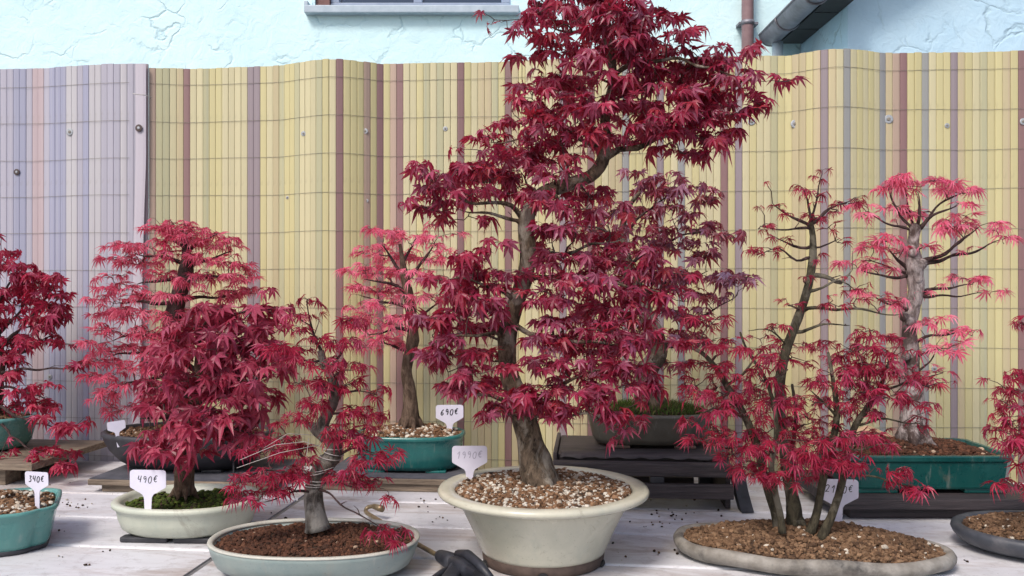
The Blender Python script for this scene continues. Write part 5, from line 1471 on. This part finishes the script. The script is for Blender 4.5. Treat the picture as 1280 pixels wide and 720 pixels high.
# ---- crimson maple at the left edge in a teal oval on a raised board
BZ1 = TZ + .070
def tree_left():
    D = 2.80
    t = Bonsai('crimson maple cut by the left picture edge in a teal oval on a board', D, (-20, 562), L_ruby, B_grey, 9, young=False, size=.035, droop=45, density=.75)
    c = P(-32, 520, D); M = MX(c.x, c.y, BZ1, -4)
    o = superellipse(.192, .13, 2.4)
    pot = link('pot', loft(o, [(-.05, .007), (-.034, .008), (-.022, .026), (-.010, .070), (-.005, .090), (0, .097), (0, .104), (-.004, .107), (-.012, .106), (-.016, .098), (-.02, .08)], M).mesh('pot', M_teal_light), t.root)
    feet(pot, M, [(-.09, -.07), (.09, -.07), (-.09, .07), (.09, .07)], .03, .014, .008, M_clay)
    make_soil(t.root, o, .016, .094, .016, M, 700, .005, AKADAMA, t.rng)
    t.nscale = 1.15
    t.path([(-20, 522, 40), (-12, 495, 30), (-6, 465, 24), (-5, 435, 20), (-15, 400, 16), (-22, 365, 11), (-15, 330, 6)], 'trunk', 12, .16, flare=True)
    for b in ([(-6, 468, 7), (25, 462, 5, -.03), (70, 461, 3.5, -.04), (115, 455, 2, -.05)], [(-6, 440, 8), (25, 410, 6, -.02), (55, 375, 4, -.03), (70, 355, 2.5, -.03)], [(-10, 425, 8), (15, 400, 6, .02), (40, 370, 4, .03)], [(-5, 450, 7), (30, 440, 5, .0), (62, 420, 3, .0)], [(-15, 400, 7), (5, 365, 5), (25, 340, 3)],
              [(-14, 498, 7), (20, 520, 5, -.1), (55, 531, 3, -.13), (95, 535, 2, -.15)], [(-16, 505, 6), (15, 545, 4, -.15), (50, 566, 3, -.18), (95, 576, 2, -.2)], [(-10, 480, 6), (25, 488, 4, -.04), (60, 500, 2.5, -.06)], [(-18, 380, 7), (-45, 365, 5), (-75, 355, 3)]):
        t.path(b, 'branch', 7, .1, B_dark)
    for a in ((12, 335, 26, 9, 0, 9), (0, 318, 14, 7, 0, 4), (5, 360, 26, 10, .02, 9), (40, 348, 20, 8, -.02, 7), (62, 345, 20, 7, -.03, 6), (55, 362, 22, 8, -.03, 7), (78, 372, 10, 6, -.03, 3), (20, 378, 28, 10, .0, 9), (58, 385, 24, 8, -.02, 8), (75, 398, 9, 6, -.02, 3), (15, 400, 26, 10, .03, 9), (45, 405, 26, 8, 0, 8), (15, 425, 28, 10, .0, 9), (52, 422, 18, 8, 0, 6), (72, 430, 9, 5, 0, 2), (20, 445, 26, 9, .02, 7), (8, 470, 22, 8, -.02, 5), (28, 488, 18, 7, -.04, 5), (58, 482, 10, 5, -.04, 3), (50, 505, 18, 6, -.05, 5), (20, 505, 12, 5, -.05, 3), (90, 530, 14, 7, -.15, 6), (60, 522, 7, 4, -.13, 2),
              (104, 455, 9, 4, -.05, 3), (118, 470, 6, 5, -.05, 1), (50, 566, 8, 5, -.18, 3), (78, 568, 9, 4, -.19, 3), (85, 580, 9, 5, -.2, 4), (0, 568, 8, 5, -.15, 3), (-60, 360, 36, 14, 0, 12), (-50, 400, 40, 14, 0, 12), (-70, 440, 30, 14, 0, 9), (2, 296, 8, 4, 0, 2), (35, 430, 15, 6, -.03, 4), (5, 385, 14, 8, -.05, 4)):
        t.pad(a[0], a[1], a[2], a[3], dz=a[4], n=a[5], rd=.06)
    return t
t = tree_left(); t.finish()

# ---- lobed pale teal pot at the lower left; its small tree leans out of the picture
def tree_corner():
    D = 1.97
    t = Bonsai('lobed pale teal pot with pebbly soil in the lower left corner', D, (-60, 690), L_ruby, B_grey, 10, size=.030, droop=40, density=.8, nparts=60)
    c = P(-40, 640, D); M = MX(c.x, c.y, TZ, 24)
    o = lobed(.185, .14)
    pot = link('pot', loft(o, [(-.035, .010), (-.022, .011), (-.018, .020), (-.008, .070), (-.005, .084), (0, .088), (0, .094), (-.004, .096), (-.009, .095), (-.012, .088), (-.016, .07)], M).mesh('pot', M_teal_light), t.root)
    mb = loft(lobed(.163, .118), [(-.004, 0), (0, .002), (0, .012), (-.004, .0125)], M)
    link('foot', mb.mesh('foot', M_blackpot), pot)
    make_soil(t.root, o, .013, .080, .026, M, 2400, .0056, PUMICE, t.rng)
    t.path([(-70, 618, 30), (-78, 590, 22), (-95, 550, 18), (-120, 500, 12), (-140, 460, 7)], 'trunk', 10, .15, flare=True)
    for a in ((-150, 450, 40, 16), (-120, 480, 36, 14), (-165, 490, 36, 14), (-140, 520, 30, 12)):
        t.pad(*a)
    return t
t = tree_corner(); t.finish()
make_tag('white label reading 340 euro in the lobed teal corner pot', '340€', P(47, 636, 1.96), .061, yaw=-14, lean=2, ink=M_ink, glyph=.24, stroke=.034, h=1.36)

# ---- maple cut by the right picture edge in the dark oval tray
def tree_right():
    D = 1.93
    t = Bonsai('ruby maple cut by the right picture edge in a dark oval tray', D, (1335, 690), L_ruby, B_olive, 12, young=True, size=.028, droop=40, density=.9, nparts=200)
    c = P(1342, 672, D); M = MX(c.x, c.y, TZ, -14)
    o = superellipse(.245, .165, 2.15)
    link('pot', loft(o, [(-.07, .0), (-.045, .004), (-.018, .016), (-.004, .030), (0, .040), (-.002, .048), (-.010, .052), (-.020, .050), (-.026, .042), (-.032, .03)], M).mesh('pot', M_ironware), t.root)
    make_soil(t.root, o, .024, .044, .022, M, 4200, .0045, AKADAMA, t.rng)
    t.nscale = 1.1
    t.path([(1338, 655, 30), (1334, 620, 22), (1328, 580, 18), (1326, 540, 15), (1332, 490, 12), (1325, 440, 8), (1318, 400, 4)], 'trunk', 12, .12, flare=True)
    for b in ([(1328, 575, 6), (1295, 560, 4, -.03), (1262, 548, 2.5, -.05)], [(1327, 545, 6), (1300, 520, 4, -.02), (1268, 508, 2.5, -.03)], [(1330, 510, 6), (1300, 492, 4), (1258, 486, 2.5)], [(1331, 500, 6), (1300, 475, 4, .03), (1270, 468, 2.5, .04)], [(1334, 600, 6), (1300, 605, 4, -.05), (1265, 608, 2.5, -.07)], [(1322, 425, 4), (1300, 410, 3), (1280, 406, 2)]):
        t.path(b, 'branch', 7, .1, B_dark)
    for a in ((1268, 468, 14, 6, .03, 5), (1255, 487, 8, 4, 0, 3), (1272, 490, 10, 6, 0, 4), (1268, 508, 14, 6, -.03, 5), (1258, 520, 8, 4, -.03, 2), (1272, 524, 12, 6, -.03, 4), (1262, 540, 20, 8, -.05, 8), (1250, 550, 10, 5, -.05, 3), (1278, 552, 12, 6, -.05, 4), (1275, 566, 8, 4, -.05, 2), (1266, 607, 13, 5, -.07, 5), (1282, 405, 8, 3, 0, 2), (1278, 580, 6, 4, -.05, 2),
              (1310, 400, 20, 10, 0, 6), (1320, 440, 25, 12, 0, 8), (1360, 470, 30, 14, 0, 9), (1350, 420, 25, 12, 0, 7), (1300, 470, 14, 8, 0, 4), (1305, 530, 18, 9, -.04, 6), (1360, 540, 26, 12, 0, 8)):
        t.pad(a[0], a[1], a[2], a[3], dz=a[4], n=a[5], rd=.03)
    return t
t = tree_right(); t.finish()

# ================================================================== boards, bench, odds and ends
def plank_stand(name, label, x0, x1, y0, y1, top, th, yaw, mat, topmat=None, legs=(), foot=None):
    cx, cy = (x0 + x1) / 2, (y0 + y1) / 2
    t = thing(name, label, 'stand', (cx, cy, TZ))
    M = MX(cx, cy, 0, yaw)
    a, b = (x1 - x0) / 2, (y1 - y0) / 2
    link('board', MB().box((-a, -b, top - th), (a, b, top - (.0025 if topmat else 0)), M, bev=.003).mesh('board', mat), t)
    if topmat:
        link('felt', MB().box((-a + .004, -b + .004, top - .0022), (a - .004, b - .004, top), M).mesh('felt', topmat), t)
    for (lx0, lx1, ly0, ly1) in legs:
        link('batten', MB().box((lx0, ly0, TZ + .0005), (lx1, ly1, top - th - .001), M, bev=.002).mesh('batten', mat), t)
    return t
# under the rose maple
xa, xb = P(110, 600, 2.47).x, P(345, 600, 2.47).x
plank_stand('plank_stand', 'weathered plank with slate felt top under the black bowl', xa, xb, 2.47, 2.80, BZ3, .019, -5, M_wood_grey, M_wood_top, ((-.23, .25, -.150, -.120), (-.23, .25, .09, .12)))
# under the small pink maple
xa, xb = P(402, 600, 2.50).x, P(590, 600, 2.50).x
plank_stand('plank_stand', 'worn two layer plank under the teal oval pot of the small pink maple', xa, xb, 2.50, 2.80, BZ6, .018, -5, M_wood_grey, M_wood_top, ((-.205, .215, -.142, -.10), (-.205, .215, .06, .10)))
# under the left-edge maple
xa, xb = P(-140, 580, 2.56).x, P(52, 580, 2.56).x
plank_stand('plank_stand', 'grey raised plank on blocks under the teal pot at the left edge', xa, xb, 2.57, 2.97, BZ1, .020, -6, M_wood_grey, None, ((-.24, .12, -.17, -.10), (-.24, .12, .08, .14)))
# under the green rectangle
st = plank_stand('plank_stand', 'dark stained plank stand under the long green rectangular pot', .800, 1.345, 2.185, 2.545, TZ + .055, .026, 0, M_wood_dark, None, ())
link('foot', MB().box((.850, 2.215, TZ + .0005), (1.30, 2.26, TZ + .028), None, bev=.003).mesh('foot', M_wood_dark), st)
link('foot', MB().box((.850, 2.46, TZ + .0005), (1.30, 2.51, TZ + .028), None, bev=.003).mesh('foot', M_wood_dark), st)

# black bench
def bench():
    xa, xb = P(691, 580, 2.30).x, P(912, 580, 2.30).x
    t = thing('bench', 'black weathered bench with a torn top under the worn grey pot', 'bench', ((xa + xb) / 2, 2.45, TZ))
    M = MX((xa + xb) / 2, 2.30, TZ, -5)
    a = (xb - xa) / 2
    link('top_board', MB().box((-a + .012, .034, .118), (a, .33, .1375), M, bev=.003).mesh('top_board', M_wood_dark), t)
    # torn felt edge over the slot, rippled
    mb = MB(); n = 46; vs = []; fs = []
    g = random.Random(3)
    for i in range(n + 1):
        x = -a + .02 + (2 * a - .03) * i / n
        rip = .0035 * math.sin(i * .9) + g.uniform(-.002, .002)
        for (y, z) in ((.012 + rip, .1325 + rip * .4), (.05, .1405), (.10, .1395)):
            vs.append(M @ Vector((x, y, z)))
    for i in range(n):
        for k in range(2):
            fs.append((i * 3 + k, (i + 1) * 3 + k, (i + 1) * 3 + k + 1, i * 3 + k + 1))
    mb.add(vs, fs)
    o = link('torn_felt', mb.mesh('torn_felt', M_wood_dark), t)
    md = o.modifiers.new('thick', 'SOLIDIFY'); md.thickness = .0015
    link('front_rail', MB().box((-a, -.022, .092), (a, .012, .126), M, bev=.004).mesh('front_rail', M_wood_dark), t)
    link('end_rail', MB().box((-a, .0125, .100), (-a + .011, .33, .146), M, bev=.003).mesh('end_rail', M_wood_dark), t)
    link('lower_rail', MB().box((-a + .10, -.024, .036), (a + .004, -.004, .074), M, bev=.004).mesh('lower_rail', M_wood_dark), t)
    for x, y0_, y1_, z0_, z1_ in ((.022, -.020, .012, .0745, .0915), (-a + .06, .03, .066, .0005, .0915), (-a + .06, .25, .285, .0005, .1175), (a - .05, .25, .285, .0005, .1175)):
        link('post', MB().box((x, y0_, z0_), (x + .036, y1_, z1_), M, bev=.003).mesh('post', M_black), t)
    link('back_shade_board', MB().box((-a + .10, .298, .0005), (a - .06, .315, .024), M, bev=.002).mesh('back_shade_board', M_wood_dark), t)  # low board added to deepen the shade under the bench
    link('side_shade_board', MB().box((a - .012, .02, .003), (a + .002, .30, .0915), M, bev=.002).mesh('side_shade_board', M_wood_dark), t)  # closes the end, added to darken the space underneath
    # curved rubber leg at the right
    pts = [P(924, 588, 2.29), P(926, 605, 2.285), P(930, 622, 2.28), P(935, 640, 2.27)]
    mb = MB(); vs = []; fs = []
    for p in [c[0] for c in catmull([(p, 1) for p in pts], .01)]:
        for dx, dy in ((-.018, -.008), (.014, -.008), (.014, .03), (-.018, .03)):
            vs.append(p + Vector((dx, dy, 0)))
    m = len(vs) // 4
    for i in range(m - 1):
        for k in range(4):
            fs.append((i * 4 + k, i * 4 + (k + 1) % 4, (i + 1) * 4 + (k + 1) % 4, (i + 1) * 4 + k))
    fs += [(0, 1, 2, 3), tuple(4 * (m - 1) + k for k in (3, 2, 1, 0))]
    mb.add(vs, fs, smooth=False)
    link('leg', mb.mesh('leg', M_black), t)
bench()

# small house-shaped wooden label standing on the soil of the green rectangular pot
def wooden_house():
    M_pine = mat_plain('pale pine', (0.48, 0.31, 0.20), (0.58, 0.40, 0.27), 30, 0.7, 0.2, 0.001, (1, 1, 6))
    D = 2.46
    p = P(1088, 566, D)
    t = thing('wooden_house', 'small pale wooden house box with a hanging ring on the green pot', 'wooden house', tuple(p))
    M = MX(p.x, p.y, p.z - .004, -8)
    w, h, hr, d = .052, .048, .070, .05
    o = [(-w, 0), (w, 0), (w, h), (0, hr), (-w, h)]
    mb = MB()
    mb.add([M @ Vector((x, -d / 2, z)) for x, z in o] + [M @ Vector((x, d / 2, z)) for x, z in o], [(0, 1, 2, 3, 4), (9, 8, 7, 6, 5)] + [(i, 5 + i, 5 + (i + 1) % 5, (i + 1) % 5) for i in range(5)], smooth=False)
    link('body', mb.mesh('body', M_pine), t)
    for s in (-1, 1):
        L = math.hypot(w, hr - h); an = math.atan2(hr - h, w)
        Mr = M @ Matrix.Translation((0, 0, hr + .0012)) @ Matrix.Rotation(s * an, 4, 'Y')
        lo, hi = ((0.0005, L + .012) if s > 0 else (-L - .012, -0.0005))
        link('roof_board', MB().box((lo, -d / 2 - .008, 0), (hi, d / 2 + .008, .005), Mr).mesh('roof_board', M_pine), t)
    cc = M @ Vector((.012, -d / 2 - .002, .038))
    link('ring', MB().tube([cc + Vector((math.cos(k * .524) * .009, 0, math.sin(k * .524) * .009)) for k in range(13)], .0016, 6, cap=False).mesh('ring', M_black), t)
    link('doorway', MB().box((-.012, -d / 2 - .0015, .002), (.012, -d / 2 + .001, .022), M).mesh('doorway', M_black), t)
wooden_house()

# watering lance: brass tube with a crooked nozzle, black trigger grip lying by the cream bowl
def lance():
    def T(px, py, h):          # a point h above the table as seen at (px, py)
        d = (CAMZ - TZ - h) * F / (py - 360)
        return P(px, py, d)
    p0 = T(561, 699, .030)
    t = thing('watering_lance', 'brass watering lance with black grip lying beside the cream bowl', 'lance', (p0.x, p0.y, TZ))
    h = .012
    pts = [T(472, 634, .030), T(467, 633, .031), T(460, 634, .026), T(457, 639, .018), T(463, 644, .014), T(490, 660, h), T(520, 679, .016), T(545, 693, .024), T(556, 698, .028)]
    cs = catmull([(p, .0052) for p in pts], .008)
    link('tube', MB().tube([c[0] for c in cs], .0052, 10).mesh('tube', M_brass), t)
    tip = T(474, 635, .030)
    link('nozzle', MB().tube([pts[1], tip, tip + (tip - pts[1]) * .6], [.0065, .0085, .0085], 10).mesh('nozzle', M_brass), t)
    a = T(549, 694, .026); b = T(572, 706, .030)
    ax = (b - a).normalized()
    link('collar', MB().tube([a, a + ax * .012, a + ax * .030, b + ax * .01], [.011, .014, .016, .020], 12).mesh('collar', M_black), t)
    # body: lofted along the axis of the gun, with a grip bending down and towards the camera
    side = Vector((0, 0, 1)).cross(ax).normalized()
    c0 = b
    def ring(c, rx, rz, n=14, e=6):
        out = []
        for k in range(n):
            q_ = 2 * math.pi * k / n
            cx_, sx_ = math.cos(q_), math.sin(q_)
            out.append(c + side * (rx * math.copysign(abs(cx_) ** (2 / e), cx_)) + Vector((0, 0, rz * math.copysign(abs(sx_) ** (2 / e), sx_))))
        return out
    def body(name, secs):
        mb = MB(); n = 14; vs = []; fs = []
        for c, rx, rz in secs: vs += ring(c, rx, rz)
        for i in range(len(secs) - 1):
            for k in range(n):
                k2 = (k + 1) % n
                fs.append((i * n + k, i * n + k2, (i + 1) * n + k2, (i + 1) * n + k))
        fs += [tuple(range(n)), tuple(range((len(secs) - 1) * n, len(secs) * n))[::-1]]
        mb.add(vs, fs)
        return link(name, mb.mesh(name, M_black), t)
    dn = Vector((0, 0, -1))
    body('valve_body', [(c0 - ax * .006, .018, .017), (c0 + ax * .01, .026, .022), (c0 + ax * .04, .028, .024), (c0 + ax * .075, .025, .020), (c0 + ax * .10, .016, .014)])
    body('grip', [(c0 + ax * .030 - side * .01 + dn * .004, .022, .020), (c0 + ax * .055 - side * .035 + dn * .008, .021, .018), (c0 + ax * .09 - side * .065 + dn * .010, .020, .017), (c0 + ax * .14 - side * .10 + dn * .012, .018, .015)])
    link('trigger', MB().tube([c0 + ax * .0 - side * .012 + dn * .004, c0 + ax * .004 - side * .035 + dn * .008, c0 + ax * .03 - side * .066 + dn * .010, c0 + ax * .07 - side * .085 + dn * .012], [.006, .007, .007, .006], 8).mesh('trigger', M_black), t)
    link('lever', MB().tube([c0 + ax * .0 + Vector((0, 0, .022)), c0 + ax * .045 + Vector((0, 0, .030)), c0 + ax * .095 + Vector((0, 0, .022)), c0 + ax * .14 + Vector((0, 0, .008))], [.008, .010, .009, .007], 8).mesh('lever', M_black), t)
lance()
